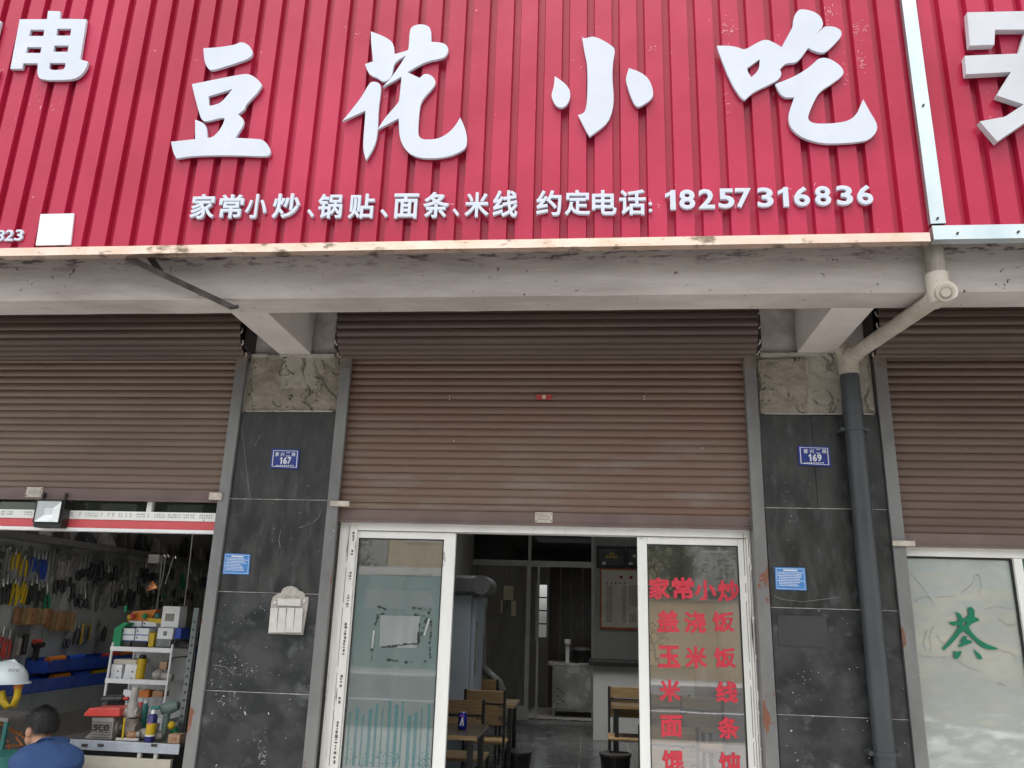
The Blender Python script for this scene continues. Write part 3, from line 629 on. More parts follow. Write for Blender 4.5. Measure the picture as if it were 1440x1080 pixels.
def shutter(x0, x1, zb, label, m, rails, plate_x=None, coil_x=None, bolts=()):
    t = thing('roller_shutter', label, 'roller shutter', ((x0+x1)/2, .03, zb))
    box('bottom_bar', m_bar, x0+.004, x1-.004, .016, .040, zb, zb+.076, t, bevel=.003)
    MB().box(x0+.004, x1-.004, .004, .046, zb-.006, zb+.006).build('bottom_lip', m_bar, t)
    z = zb+.077; b = slat_mb(x0, x1); b.v = [(v[0], v[1]+.03, v[2]) for v in b.v]; me = None; s0 = b.build('slat', m, t); s0.location.z = z
    k = 1
    while z+SH*(k+1) < ZC+.03:
        c = copy_obj(s0, t, (rnd.uniform(-.001, .001), rnd.uniform(-.0015, .0015), SH*k)); k += 1
    # coil: the slats wound round the drum
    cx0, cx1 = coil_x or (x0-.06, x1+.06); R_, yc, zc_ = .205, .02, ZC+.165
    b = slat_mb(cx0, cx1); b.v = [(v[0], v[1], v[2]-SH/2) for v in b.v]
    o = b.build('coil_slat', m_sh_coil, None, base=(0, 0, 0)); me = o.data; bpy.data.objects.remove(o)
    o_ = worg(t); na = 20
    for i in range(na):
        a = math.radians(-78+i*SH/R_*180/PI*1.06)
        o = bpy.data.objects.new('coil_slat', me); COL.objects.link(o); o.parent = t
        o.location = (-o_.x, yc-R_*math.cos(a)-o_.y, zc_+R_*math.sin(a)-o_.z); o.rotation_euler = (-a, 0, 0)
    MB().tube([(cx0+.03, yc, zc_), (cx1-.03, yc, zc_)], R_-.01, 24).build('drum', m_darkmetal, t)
    for xx in (cx0, cx1):
        s_ = 1 if xx == cx1 else -1
        MB().box(min(xx+s_*.012, xx+s_*.030), max(xx+s_*.012, xx+s_*.030), -.12, .055, ZC+.01, ZC+.36).build('end_plate', m_darkmetal, t)
        # ragged white clips at the ends of the coil
        e = MB(); r2 = random.Random(int(xx*100))
        for i in range(6):
            a = math.radians(-70+i*26+r2.uniform(-4, 4)); d = .03
            P = [Vector((xx+s_*(.004+.014*math.sin(q*1.1)), yc-(R_+.004)*math.cos(a+q*.09), zc_+(R_+.004)*math.sin(a+q*.09))) for q in range(3)]
            e.tube(P, .005, 6)
        tag(e.build('end_clips', m_holder, t), kind='stuff')
    for (r0, r1) in rails:
        g = MB(); g.box(r0, r1, -.035, -.029, 0, ZC-.001).box(r0, r0+.005, -.029, .09, 0, ZC-.001).box(r1-.005, r1, -.029, .0, 0, ZC-.001)
        g.build('guide_rail', m_rail, t, bevel=.0015)
        box('rail_cap', m_railtop, r0-.002, r1+.002, -.038, -.0352, ZC-.115, ZC+.004, t)
    return t
sh1 = shutter(-1.672, .998, 2.129, 'half raised brown shutter over the middle shop door', m_sh_mid, [(-1.735, -1.661), (.987, 1.062)], bolts=1)
sh2 = shutter(-5.32, -2.476, 2.240, 'brown shutter raised above the hardware shop on the left', m_sh_left, [(-2.487, -2.412)])
sh3 = shutter(1.868, 4.6, 2.045, 'dark brown shutter over the right shop with green lettering', m_sh_right, [(1.806, 1.881)])
def plate_px(name, m, x0, y0, x1, y1, Y, parent, th=.006, bevel=.001):
    a, c = at(x0, y1, Y=Y), at(x1, y0, Y=Y); return box(name, m, a.x, c.x, Y, Y+th, a.z, c.z, parent, bevel=bevel)
# handle plates, lock sticker, side bolts
def handle_plate(x0, y0, x1, y1, parent):
    p = plate_px('handle_plate', m_tag, x0, y0, x1, y1, .008, parent, .007)
    h = plate_px('slot', m_holder, x0+4, y0+4.5, x1-4, y1-4.5, .003, p, .004)
    for x, y in ((x0+2, y0+2.3), (x1-2, y0+2.3), (x0+2, y1-2.3), (x1-2, y1-2.3)):
        q = at(x, y, Y=.006); MB().tube([(q.x, .004, q.z), (q.x, .0085, q.z)], .004, 8).build('screw', m_darkmetal, p)
handle_plate(752, 720.5, 777, 735, sh1); handle_plate(35, 685, 61, 699, sh2)
lk = plate_px('lock_label', mat('lock_red', (.35, .04, .03, 1), rough=.4), 754, 554.5, 776, 562, .008, sh1, .004); q = at(765, 558, Y=.003)
MB().tube([(q.x, .002, q.z), (q.x, .012, q.z)], .014, 14).build('lock_cylinder', m_tag, lk)
for x, y in ((632, 557), (632, 561), (906, 557), (906, 561), (638, 620), (988, 630)):
    q = at(x, y, Y=.01); MB().tube([(q.x, .009, q.z), (q.x, .022, q.z)], .0042, 8).build('rivet', m_tag, sh1)
for par, x0, y0, x1, y1 in ((sh1, 464, 704.5, 491, 711.5), (sh2, 293, 692.5, 312, 702.5), (sh3, 1256, 760.5, 1287, 767.5)):
    bo_ = plate_px('slide_bolt', m_tag, x0, y0, x1, y1, -.056, par, .02, .003)
q = at(1052, 741, Y=0); MB().bar((q.x-.0, -.03, q.z+.035), (q.x+.0, -.03, q.z-.03), .006, .01).bar((q.x-.03, -.03, q.z), (q.x+.02, -.03, q.z), .006, .006).build('latch', m_rustbrown, sh1)

# ------------------------------------------------------------------ drain pipes
dp = thing('drain_pipe', 'white upper drain pipe with tee and diagonal run down the canopy', 'pipe', at(1313, 420, Y=-1.10))
q0, q1 = at(1311, 340, Y=-1.09), at(1317, 405, Y=-1.09)
zt = at(1316, 386, Y=-1.09).z
MB().tube([(q0.x, -1.09, q0.z+.22), (q0.x, -1.09, zt-.02)], .050, 20).build('vertical_pipe', m_pipestain, dp)
zt = at(1316, 386, Y=-1.09).z
MB().tube([(q0.x, -1.09, zt), (q0.x, -1.09, zt-.135)], .057, 20).tube([(q0.x, -1.09, zt-.135), (q0.x, -1.09, zt-.165)], [.057, .052], 20).build('tee_socket', m_pipew, dp)
P1 = Vector((q0.x+.008, -1.12, zt-.12)); P2 = at(1199, 500, Y=-.165); P2.y = -.165
dv = (P2-P1).normalized()
MB().tube([P1, P2], .044, 20).build('diagonal_pipe', m_pipew, dp)
MB().tube([P1-dv*.045, P1+dv*.09], .052, 20).build('tee_body', m_pipew, dp)
cq = P1-dv*.015+Vector((-.01, 0, -.01)); fd = (CPOS-cq).normalized(); cv = (Vector((-.22, -1, -.28))).normalized()
MB().tube([cq, cq+cv*.045], .042, 20).tube([cq+cv*.045, cq+cv*.062], .045, 20).build('cleanout_cap', m_pipew, dp)
MB().tube([cq+cv*.0625, cq+cv*.066], .030, 20).build('cap_rim', m_pipestain, dp); MB().tube([cq+cv*.0665, cq+cv*.071], .023, 20).build('cap_boss', m_pipew, dp)
pX0 = at(1196, 545, Y=-.09); pX1 = at(1237, 1075, Y=-.09)
dq = thing('drain_pipe', 'dark grey lower drain pipe standing on the right pillar', 'pipe', (pX0.x, -.09, 0))
ztop = at(1194, 527, Y=-.09).z
MB().tube([(pX0.x, -.09, 0), (pX0.x, -.09, ztop)], .058, 24).build('pipe', m_piped, dq)
for y in (604, 1058):
    zc_ = at(1200, y, Y=-.09).z; MB().tube([(pX0.x, -.09, zc_-.012), (pX0.x, -.09, zc_+.012)], .0645, 24).box(pX0.x-.085, pX0.x-.055, -.1, -.012, zc_-.012, zc_+.012).box(pX0.x+.055, pX0.x+.085, -.1, -.012, zc_-.012, zc_+.012).build('collar', m_piped, dq)
for y in (573,): zc_ = at(1200, y, Y=-.09).z; MB().tube([(pX0.x, -.09, zc_-.05), (pX0.x, -.09, zc_+.05)], .062, 24).build('coupling', m_piped, dq)
MB().tube([(pX0.x, -.09, ztop-.002), (pX0.x, -.09, ztop+.10)], .061, 24).tube([(pX0.x, -.09, ztop+.10), (pX0.x-.02, -.07, ztop+.20)], [.061, .056], 24).tube([P2-dv*.05, P2+dv*.03], .054, 20).build('white_elbow', m_pipew, dq)

# ------------------------------------------------------------------ plates and notices on the pillars
def number_plate(corners, num, label):
    c = at(*corners[0], Y=-.02); t = thing('house_number_plate', label, 'number plate', (c.x, -.02, c.z))
    P = [at(x, y, Y=-.0205) for x, y in corners]; MB().quadbox(P, (0, .005, 0)).build('plate', m_blue, t)
    def lerp(u, v): return (P[0]*(1-u)*(1-v)+P[1]*u*(1-v)+P[2]*u*v+P[3]*(1-u)*v)
    b = MB()
    for (u0, v0, u1, v1) in ((.06, .08, .94, .105), (.06, .895, .94, .92), (.06, .08, .085, .92), (.915, .08, .94, .92)):
        b.quadbox([lerp(u0, v0)+Vector((0, -.0015, 0)), lerp(u1, v0)+Vector((0, -.0015, 0)), lerp(u1, v1)+Vector((0, -.0015, 0)), lerp(u0, v1)+Vector((0, -.0015, 0))], (0, .001, 0))
    b.build('border', m_platew, t)
    xs_ = [p[0] for p in corners]; ys = [p[1] for p in corners]; x0, x1, y0, y1 = min(xs_), max(xs_), min(ys), max(ys); W, H = x1-x0, y1-y0
    for i, ch in enumerate('景兴二路'): glyph(ch, x0+W*(.24+.185*i), y0+H*.27, W*.13, H*.19, -.0225, .0012, m_platew, t, 'character', bold=.01)
    for i, ch in enumerate(num): glyph(ch, x0+W*(.37+.14*i), y0+H*.57, W*(.08 if ch == '1' else .125), H*.34, -.0225, .0012, m_platew, t, 'digit', bold=.03)
    b = MB(); r = random.Random(3)
    for i in range(9):
        for k in range(2): a = at(x0+W*(.2+.068*i)+k*.8, y0+H*(.82), Y=-.0225); b.box(a.x, a.x+.0026, -.0225, -.0215, a.z-.004, a.z+.004); b.box(a.x-.001, a.x+.005, -.0226, -.0216, a.z-.001+k*.003, a.z+.001+k*.003)
    b.build('small_print', m_platew, t)
number_plate([(379.5, 658), (419.5, 660), (421.5, 632), (382.5, 631)], '167', 'blue house number plate 167 on the left black pillar')
number_plate([(1123.5, 654), (1169, 656.5), (1166.5, 628), (1121.5, 626.5)], '169', 'blue house number plate 169 on the right black pillar')
def info_plate(corners, label, seed):
    c = at(*corners[0], Y=-.02); t = thing('information_plate', label, 'notice', (c.x, -.02, c.z))
    P = [at(x, y, Y=-.0195) for x, y in corners]; MB().quadbox(P, (0, .004, 0)).build('plate', m_infoblue, t)
    def lerp(u, v): return (P[0]*(1-u)*(1-v)+P[1]*u*(1-v)+P[2]*u*v+P[3]*(1-u)*v)+Vector((0, -.001, 0))
    r = random.Random(seed); b = MB()
    def qd(u0, v0, u1, v1): b.quadbox([lerp(u0, v0), lerp(u1, v0), lerp(u1, v1), lerp(u0, v1)], (0, .0007, 0))
    for q in ((.04, .05, .96, .065), (.04, .935, .96, .95), (.04, .05, .05, .95), (.95, .05, .96, .95)): qd(*q)
    qd(.28, .84, .74, .90)
    for row in range(9):
        v = .76-row*.073; u = .08 if r.random() < .6 else .12; end = r.uniform(.6, .92)
        while u < end: wd_ = r.uniform(.02, .05); qd(u, v, u+wd_, v+.032); u += wd_+r.uniform(.008, .02)
    b.build('print', m_platew, t)
info_plate([(313, 807), (350, 808), (352, 779.5), (316, 778)], 'small light blue notice with white print low on the left pillar', 3)
info_plate([(1091, 829), (1134.5, 830.5), (1132, 798.5), (1089.5, 797.5)], 'small light blue notice with white print beside the drain pipe', 8)
# plastic flyer holder
def fh(x, y): p = at(x, y, Y=-.03); return (p.x, p.z)
nh = thing('flyer_holder', 'ornate grey and white plastic flyer holder on the left pillar', 'holder', at(403, 891, Y=-.02))
def F(pts, Y0, Y1, name, m, par=None):
    P = [fh(270+x/3.857, 800+y/3.857) for x, y in pts][::-1]; o = MB().hull(P, Y0, Y1).build(name, m, par or nh, bevel=.0015); return o
F([(412,352),(430,175),(440,150),(462,135),(480,132),(492,108),(515,95),(540,92),(565,103),(580,118),(600,125),(612,138),(610,150),(630,152),(632,165),(600,358)], -.030, -.014, 'back_plate', m_holder)
F([(468,160),(594,164),(590,204),(466,198)], -.042, -.031, 'name_strip', m_holderw)
for k in range(4): F([(432+k*45, 212), (472+k*45, 212), (466+k*44, 345), (422+k*44, 345)], -.050, -.031, 'pocket', m_holderw)
F([(440,176),(456,172),(462,186),(446,196)], -.036, -.030, 'scroll', m_holderw); F([(600,172),(618,162),(620,178),(606,190)], -.036, -.030, 'scroll', m_holderw)
F([(500,112),(540,104),(572,116),(560,146),(510,148)], -.035, -.030, 'crest', m_holder)
# paint scrapes, putty and torn glue marks on the tiles
r = random.Random(11); sc2 = MB()
def fleck(x, y, L_, wd_, an, Y=-.0165):
    a = at(x, y, Y=Y); d = Vector((math.cos(an), 0, math.sin(an)))*L_; e = Vector((-math.sin(an), 0, math.cos(an)))*wd_
    sc2.quadbox([a-d-e*.6, a+d-e, a+d*.8+e, a-d*.9+e*.7], (0, .001, 0))
for cx, cy, sx, sy, n, L0 in ((320, 940, 24, 18, 46, .006), (345, 950, 25, 20, 26, .004), (316, 985, 10, 12, 16, .011), (370, 1066, 3.5, 6, 22, .010), (300, 935, 12, 8, 10, .008), (355, 1045, 12, 4, 6, .01), (410, 1010, 20, 30, 8, .003), (1135, 958, 14, 16, 16, .004), (1225, 935, 6, 12, 10, .004), (1110, 735, 6, 20, 10, .004), (1120, 650, 30, 40, 14, .003), (400, 730, 40, 30, 14, .004), (350, 860, 25, 12, 18, .006)):
    for _ in range(n): fleck(r.gauss(cx, sx), r.gauss(cy, sy), r.uniform(.3, 1)*L0, r.uniform(.0006, .0035), r.choice([r.uniform(-.3, .3), r.uniform(1.2, 1.9), .8]))
for path in (((420, 742), (438, 736), (448, 728), (452, 716)), ((358, 628), (362, 620), (366, 612)), ((395, 745), (392, 760), (394, 770)), ((300, 935), (318, 938), (330, 950)), ((1180, 840), (1130, 846), (1100, 843), (1088, 838)), ((340, 600), (350, 690), (352, 700))):
    for a_, b_ in zip(path, path[1:]):
        A_, B_ = at(*a_, Y=-.0166), at(*b_, Y=-.0166); sc2.bar(A_, B_, .0008, .0016)
so_ = sc2.build('scrape_marks', mat('putty_white', (.36, .36, .35, 1), (.2, .2, .2, 1), rough=.8, scale=30), bd); tag(so_, kind='stuff')
box('patch', mat('old_glue_patch', (.026, .027, .027, 1), (.040, .041, .040, 1), rough=.6, scale=8), at(1092, 862, Y=0).x, at(1160, 862, Y=0).x, -.0172, -.012, at(1125, 909, Y=0).z, at(1125, 866, Y=0).z, bd)

# ------------------------------------------------------------------ middle shop sliding door
YD = .09
dr = thing('sliding_glass_door', 'white aluminium sliding door with red menu lettering under the middle shutter', 'door', (-.3, YD, 0))
XL, XR = -1.66, .985; ZD = 2.128
def bar_px(name, m, tx0, tx1, y0, bx0, bx1, y1, Y, th, par, bevel=.003):
    """upright member whose px edges are (tx0,tx1) at row y0; true vertical in the world"""
    a, c = at(tx0, y0, Y=Y), at(tx1, y0, Y=Y); return box(name, m, a.x, c.x, Y, Y+th, 0, a.z, par, bevel=bevel)
box('jamb', m_alu2, XL-.002, -1.545, YD-.03, YD+.09, 0, ZD, dr, bevel=.003); box('jamb', m_alu2, .962, XR, YD-.03, YD+.09, 0, ZD, dr, bevel=.003)
box('head', m_alu, -1.544, .961, YD-.028, YD+.09, ZD-.052, ZD, dr, bevel=.003)
# film print running down the left jamb
b = MB(); r = random.Random(2); z = .02
while z < 2.1:
    h = r.uniform(.006, .02); b.box(-1.574+r.uniform(-.003, .002), -1.562+r.uniform(-.002, .003), YD-.0325, YD-.0315, z, z+h)
    z += h+(r.uniform(.004, .012) if r.random() < .75 else r.uniform(.05, .12))
b.build('film_print', m_print, dr)
b = MB(); z = 0
for xx in (-1.600, .938, .968, .978):
    z = 0
    while z < 2.1: h = r.uniform(.05, .4); b.box(xx, xx+.0022+r.uniform(0, .002), YD-.0325, YD-.0315, z, min(2.1, z+h)); z += h+r.uniform(0, .06)
b.build('dirt_line', m_print, dr)
def sash(x0, x1, z1, Y, label, st=(.062, .062)):
    s_ = box('door_sash', m_alu, x0, x0+st[0], Y, Y+.035, .03, z1, dr, bevel=.003); s_['label'] = label
    box('stile', m_alu, x1-st[1], x1, Y, Y+.035, .03, z1, s_, bevel=.003)
    box('rail', m_alu, x0+st[0]+.0005, x1-st[1]-.0005, Y+.001, Y+.034, z1-.045, z1, s_, bevel=.002); box('rail', m_alu, x0+st[0]+.0005, x1-st[1]-.0005, Y+.001, Y+.034, .03, .11, s_, bevel=.002)
    g = MB()
    a0, a1, c0, c1 = x0+st[0], x1-st[1], .11, z1-.045
    for q in ((a0, a0+.006, c0, c1), (a1-.006, a1, c0, c1), (a0+.0062, a1-.0062, c1-.006, c1)): g.box(q[0], q[1], Y-.002, Y+.004, q[2], q[3])
    g.build('gasket', m_seal, s_); box('pane', m_glass, a0+.001, a1-.001, Y+.015, Y+.020, c0, c1, s_)
    return s_
lx0, lx1 = at(500, 755, Y=YD).x, at(641, 755, Y=YD).x; rx0, rx1 = at(896, 755, Y=YD).x, at(1047, 755, Y=YD).x
ls = sash(lx0-.03, lx1, ZD-.056, YD, 'left door sash with faded teal frosted film', (.055, .078)); rs_ = sash(rx0, .960, ZD-.056, YD+.003, 'right door sash with red menu lettering', (.062, .050))
# left pane: frosted film, faded teal print, torn sticker
YF = YD+.012
x0_, x1_ = lx0-.03+.062, lx1-.085
zf = at(560, 810, Y=YF).z
box('frosted_film', m_film, x0_, x1_, YF, YF+.001, .12, zf, ls)
b = MB(); r = random.Random(21)
bz = lambda y: at(560, y, Y=YF).z
for i in range(13):
    xa = x0_+.02+i*(x1_-x0_-.05)/12.2; b.box(xa, xa+r.uniform(.008, .022), YF-.002, YF-.001, bz(1080), bz(r.uniform(985, 1012)))
b.build('teal_print', m_filmteal, ls)
b = MB()
for cxp in (505, 545, 590):
    for _ in range(26):
        a = at(r.gauss(cxp, 9), r.gauss(1066, 7), Y=YF-.003); an = r.choice([0, PI/2, .7, -.7]); L_ = r.uniform(.006, .03); b.bar(a, a+Vector((math.cos(an)*L_, 0, math.sin(an)*L_)), .0015, .006)
b.build('teal_lettering', m_filmteal, ls)
b = MB(); g_ = lambda x, y: at(460+x/3, 720+y/3, Y=YF-.003)
b.quadbox([g_(220, 572), g_(378, 574), g_(392, 440), g_(226, 436)], (0, .0008, 0)); b.build('torn_sticker', m_oldsticker, ls)
b = MB(); b.quadbox([g_(160, 410), g_(445, 415), g_(448, 335), g_(158, 325)], (0, .0008, 0)); b.build('upper_sticker', glass('thin_residue', film=.16, filmc=(.40, .42, .41, 1), refl=.3), ls)
b = MB()
for P in (((185, 628), (200, 480), (215, 440)), ((252, 625), (340, 632), (420, 633)), ((436, 620), (432, 560), (440, 480), (430, 420)), ((200, 395), (250, 410)), ((360, 402), (415, 410)), ((205, 435), (245, 428)), ((360, 432), (420, 440)), ((395, 520), (425, 430), (440, 400)), ((228, 570), (385, 555), (390, 470))):
    for a_, c_ in zip(P, P[1:]):
        A_, C_ = g_(*a_), g_(*c_); n_ = 7
        for k in range(n_):
            if r.random() < .25: continue
            p_, q_ = A_.lerp(C_, k/n_), A_.lerp(C_, (k+1)/n_); b.bar(p_+Vector((0, -.002, r.uniform(-.005, .005))), q_+Vector((r.uniform(-.004, .004), -.002, r.uniform(-.005, .005))), .0012, r.uniform(.003, .017))
b.build('adhesive_smear', glass('smear_film', film=.5, filmc=(.05, .05, .045, 1), refl=.5), ls)
b = MB()
for P in (((190, 575), (198, 500)), ((410, 520), (432, 450))):
    b.bar(g_(*P[0])+Vector((0, -.003, 0)), g_(*P[1])+Vector((0, -.003, 0)), .0012, .011)
b.build('adhesive_residue', m_whiteadh, ls)
# red window lettering
for ch, cx, cy in (('家',145,300),('常',248,300),('小',345,308),('炒',446,312),('盖',183,442),('浇',300,448),('饭',424,448),('玉',188,596),('米',305,600),('饭',430,604),('米',192,744),('线',438,750),('面',198,898),('条',446,906),('馄',205,1050),('饨',452,1060)):
    glyph(ch, 880+cx/3.085, 730+cy/3.085, 96/3.085, 95/3.085 if ch != '小' else 86/3.085, YD+.010, .002, m_vinyl, rs_, 'letter', bold=.034)
b = MB()
for y in (742, 757): q = at(902, y, Y=YD); b.tube([(q.x, YD-.001, q.z), (q.x, YD+.004, q.z)], .004, 8)
b.build('screw', m_darkmetal, dr)

# ------------------------------------------------------------------ restaurant interior
pt = thing('partition_frame', 'grey aluminium and glass partition at the back of the restaurant', 'partition', (-1, YP, 0))
def pbox(name, m, x0, y0, x1, y1, Y, th, par, **k):
    a, c = at(x0, y1, Y=Y), at(x1, y0, Y=Y); return box(name, m, a.x, c.x, Y, Y+th, a.z, c.z, par, **k)
zt = at(745, 792, Y=YP).z
XA = -1.94; xB = at(836, 850, Y=YP).x; xM = at(743, 850, Y=YP).x; xM2 = at(756, 850, Y=YP).x; xL_ = at(657, 850, Y=YP).x
box('transom', m_intalu, xL_, xB, YP-.03, YP+.05, zt-.05, zt+.04, pt); box('upright', m_intalu, xL_-.06, xL_, YP-.031, YP+.05, 0, 3.1, pt); box('upright', m_intalu, xB-.05, xB, YP-.032, YP+.05, 0, 3.1, pt)
box('upright', m_intalu, xM-.02, xM+.03, YP-.028, YP+.045, zt+.041, 3.1, pt); box('sill', m_intalu, xL_, xB-.051, YP-.03, YP+.05, 0, .045, pt)
for a, c in ((xL_, xM-.021), (xM+.031, xB-.051)): box('upper_pane', m_dark_pane, a, c, YP+.005, YP+.012, zt+.041, 3.1, pt)
sd = box('sliding_sash', m_intalu, xM-.03, xM+.035, YP-.06, YP-.033, .046, zt-.051, pt); box('stile', m_intalu, xM2-.005, xM2+.03, YP-.06, YP-.033, .046, zt-.051, sd)
box('rail', m_intalu, xL_+.001, xM-.031, YP-.06, YP-.033, .046, .25, sd)
box('pane', glass('smoky_glass', tint=(.6, .6, .55, 1), film=.55, filmc=(.26, .25, .21, 1), refl=1.2), xL_, xM-.031, YP-.05, YP-.044, .25, zt-.051, sd)
for x0, y0, x1, y1 in ((708, 824, 722, 843.5), (718.5, 845, 726, 866), (704, 845, 707, 862)): pbox('paper_notice', m_paper, x0, y0, x1, y1, YP-.066, .003, sd)
box('nib_wall', m_inwall2, xB+.001, 1.379, YP, YP+.12, 0, 3.299, bd); box('nib_wall', m_inwall, -1.949, xL_-.061, YP, YP+.12, 0, 3.299, bd)
# pictures and menu board
def picture(x0, y0, x1, y1, label, marks):
    t = thing('framed_picture', label, 'picture', at(x0, y1, Y=YP-.04)); pbox('frame', m_black, x0, y0, x1, y1, YP-.04, .03, t, bevel=.004)
    pbox('print', mat('print_grey', (.09, .09, .10, 1), (.13, .13, .14, 1), rough=.2, scale=6), x0+3.5, y0+4, x1-3, y1-4, YP-.043, .002, t)
    for q in marks: pbox('mark', q[4], *q[:4], YP-.046, .002, t)
picture(839, 768.5, 880, 798.5, 'black framed certificate with gold marks above the menu board', [(852+i*4.2, 781, 855.2+i*4.2, 785, m_gold2) for i in range(4)]+[(857, 777.5, 864, 779.5, m_gold2), (847, 790, 852, 794, m_whiteplastic)])
picture(881.5, 769, 920, 799, 'second black framed certificate beside the first', [(890, 780, 894, 784, m_whiteplastic), (884, 791, 890, 794, m_whiteplastic)])
mb = thing('menu_board', 'cream menu board with red border and columns of small dishes', 'menu', at(870, 884, Y=YP-.04))
pbox('border', m_menured, 843.5, 800.5, 925, 884.5, YP-.035, .02, mb); pbox('sheet', m_menu, 846, 803, 922, 881.5, YP-.038, .003, mb)
b = MB(); r = random.Random(4)
for x0, n, y0, y1 in ((852.5, 3, 824, 875), (875, 2, 825, 875), (885.5, 4, 824, 852), (885.5, 3, 864, 875), (907, 3, 824, 870)):
    y = y0
    while y < y1:
        for k in range(n): a = at(x0+k*3.1, y, Y=YP-.041); b.box(a.x, a.x+.020, YP-.041, YP-.0385, a.z-.010, a.z+.006)
        y += 3.3
for i in range(5): a = at(853+i*6, 820, Y=YP-.041); b.box(a.x, a.x+.02, YP-.041, YP-.0385, a.z-.012, a.z+.012)
tag(b.build('print', m_ink, mb), kind='stuff')
b = MB()
for x, y in ((873.5, 811.5), (887.5, 812)): a = at(x, y, Y=YP-.042); b.tube([(a.x, YP-.0415, a.z), (a.x, YP-.0385, a.z)], .026, 14)
b.build('red_seal', mat('seal_red', (.35, .03, .02, 1), rough=.5), mb)
# service counter
ct = thing('service_counter', 'grey fronted service counter below the menu board', 'counter', (.4, 6.6, 0))
cx0 = at(834, 1042, Y=6.56).x; cz = at(834, 930, Y=6.56).z
box('front', mat('counter_grey', (.42, .43, .42, 1), (.37, .38, .37, 1), rough=.5, scale=2), cx0, 1.37, 6.56, 7.2, 0.002, cz-.05, ct, bevel=.004); box('top', m_black, cx0-.06, 1.37, 6.50, 7.25, cz-.049, cz+.01, ct, bevel=.006)
# kitchen sink unit
YK = 9.1
sk = thing('sink_unit', 'stainless steel sink unit in the kitchen behind the counter', 'sink', (0, YK, 0))
a, c = at(776, 996, Y=YK), at(834, 938, Y=YK)
box('front_panel', m_steel, a.x, c.x+.35, YK, YK+.02, a.z, c.z, sk, bevel=.004); box('top', m_steel, a.x-.08, c.x+.35, YK-.05, YK+.55, c.z+.001, c.z+.05, sk, bevel=.006)
box('leg', m_steel, a.x, a.x+.05, YK+.03, YK+.08, 0, c.z, sk); box('leg', m_steel, c.x+.2, c.x+.25, YK+.03, YK+.08, 0, c.z, sk)
b = MB()
for k in range(7): q = at(783+(k % 3)*4, 968+k*3.6, Y=YK-.004); b.box(q.x, q.x+.035, YK-.006, YK-.001, q.z-.008, q.z+.008)
b.build('vent_slots', m_darkmetal, sk)
wf = thing('water_filter', 'white water filter cartridge standing over the kitchen sink', 'water filter', at(798, 930, Y=YK+.1))
q = at(798, 914, Y=YK+.1); MB().tube([(q.x, YK+.1, at(798, 933, Y=YK+.1).z), (q.x, YK+.1, at(798, 905, Y=YK+.1).z)], .035, 14).tube([(q.x, YK+.1, at(798, 905, Y=YK+.1).z), (q.x, YK+.1, at(798, 899, Y=YK+.1).z)], .055, 14).build('cartridge', m_whiteplastic, wf)
wk = thing('cooking_pot', 'dark round cooking pot on the kitchen worktop', 'pot', at(815, 930, Y=YK+.2)); q = at(818, 925, Y=YK+.25)
MB().tube([(q.x, YK+.25, c.z+.051), (q.x, YK+.25, c.z+.25)], [.13, .17], 18).build('bowl', m_black, wk); MB().ball((q.x, YK+.25, c.z+.25), .17, 16, 6, (1, 1, .4), 0).build('lid', m_darkmetal, wk)
# fridge, casing and duct on the left
fx0 = -1.93; fx1 = at(661, 900, Y=3.2).x; fz = at(650, 836, Y=3.2).z
fr = thing('upright_fridge', 'blue grey upright fridge against the left restaurant wall', 'fridge', ((fx0+fx1)/2, 3.5, 0))
box('cabinet', m_fridge, fx0, fx1, 3.2, 3.9, .05, fz, fr, bevel=.015); box('base', m_black, fx0+.03, fx1-.03, 3.23, 3.85, 0.002, .05, fr)
box('door', m_fridge, fx1+.001, fx1+.045, 3.22, 3.88, .08, fz-.03, fr, bevel=.012); box('handle', m_steel, fx1+.046, fx1+.07, 3.26, 3.30, 1.0, 1.5, fr, bevel=.006)
ac = thing('metal_casing', 'rounded metal ventilation casing resting on the fridge', 'ventilation casing', (fx0+.3, 3.5, fz))
a = at(688, 818, Y=3.2); box('case', m_case, fx0+.01, a.x-.06, 3.15, 3.8, fz+.002, fz+.19, ac, bevel=.03); MB().tube([(a.x-.08, 3.14, fz+.10), (a.x-.08, 3.8, fz+.10)], .095, 20).build('rounded_end', m_case, ac)
du = thing('exhaust_duct', 'steel duct bending down beside the fridge', 'duct', at(697, 975, Y=4.1))
P = [at(x, y, Y=4.1) for x, y in ((678, 846), (678, 930), (680, 940), (690, 950), (702, 960), (706, 972), (705, 985))]
MB().tube(P, .045, 14).build('duct', m_case, du); MB().tube([P[0]+Vector((0, 0, .04)), P[0]-Vector((0, 0, .08))], .06, 14).build('collar', m_case, du)
# tables and chairs
def make_table(loc, w_, d_, label):
    t = thing('dining_table', label, 'table', loc, 'wooden dining tables'); x, y, _ = loc
    box('tabletop', m_wooddark, x-w_/2, x+w_/2, y-d_/2, y+d_/2, .722, .75, t, bevel=.003); 
    box('edge_band', m_wood, x-w_/2, x+w_/2, y-d_/2-.006, y-d_/2-.0005, .722, .75, t)
    for sx in (-1, 1):
        for sy in (-1, 1): box('leg', m_black, x+sx*(w_/2-.05)-.02, x+sx*(w_/2-.05)+.02, y+sy*(d_/2-.05)-.02, y+sy*(d_/2-.05)+.02, .002, .721, t)
    return t
tp = at(670, 1036, Z=.75); make_table((tp.x-.38, max(.75, tp.y+.35), 0), .76, .66, 'wooden table with a drink can, nearest the left door pane')
tp2 = at(724, 992, Z=.75); make_table((tp2.x-.42, tp2.y+.3, 0), .84, .6, 'second wooden table behind the chairs on the left')
tp3 = at(860, 992, Z=.75); make_table((tp3.x+.5, tp3.y+.32, 0), 1.0, .64, 'wooden table standing at the right of the doorway')
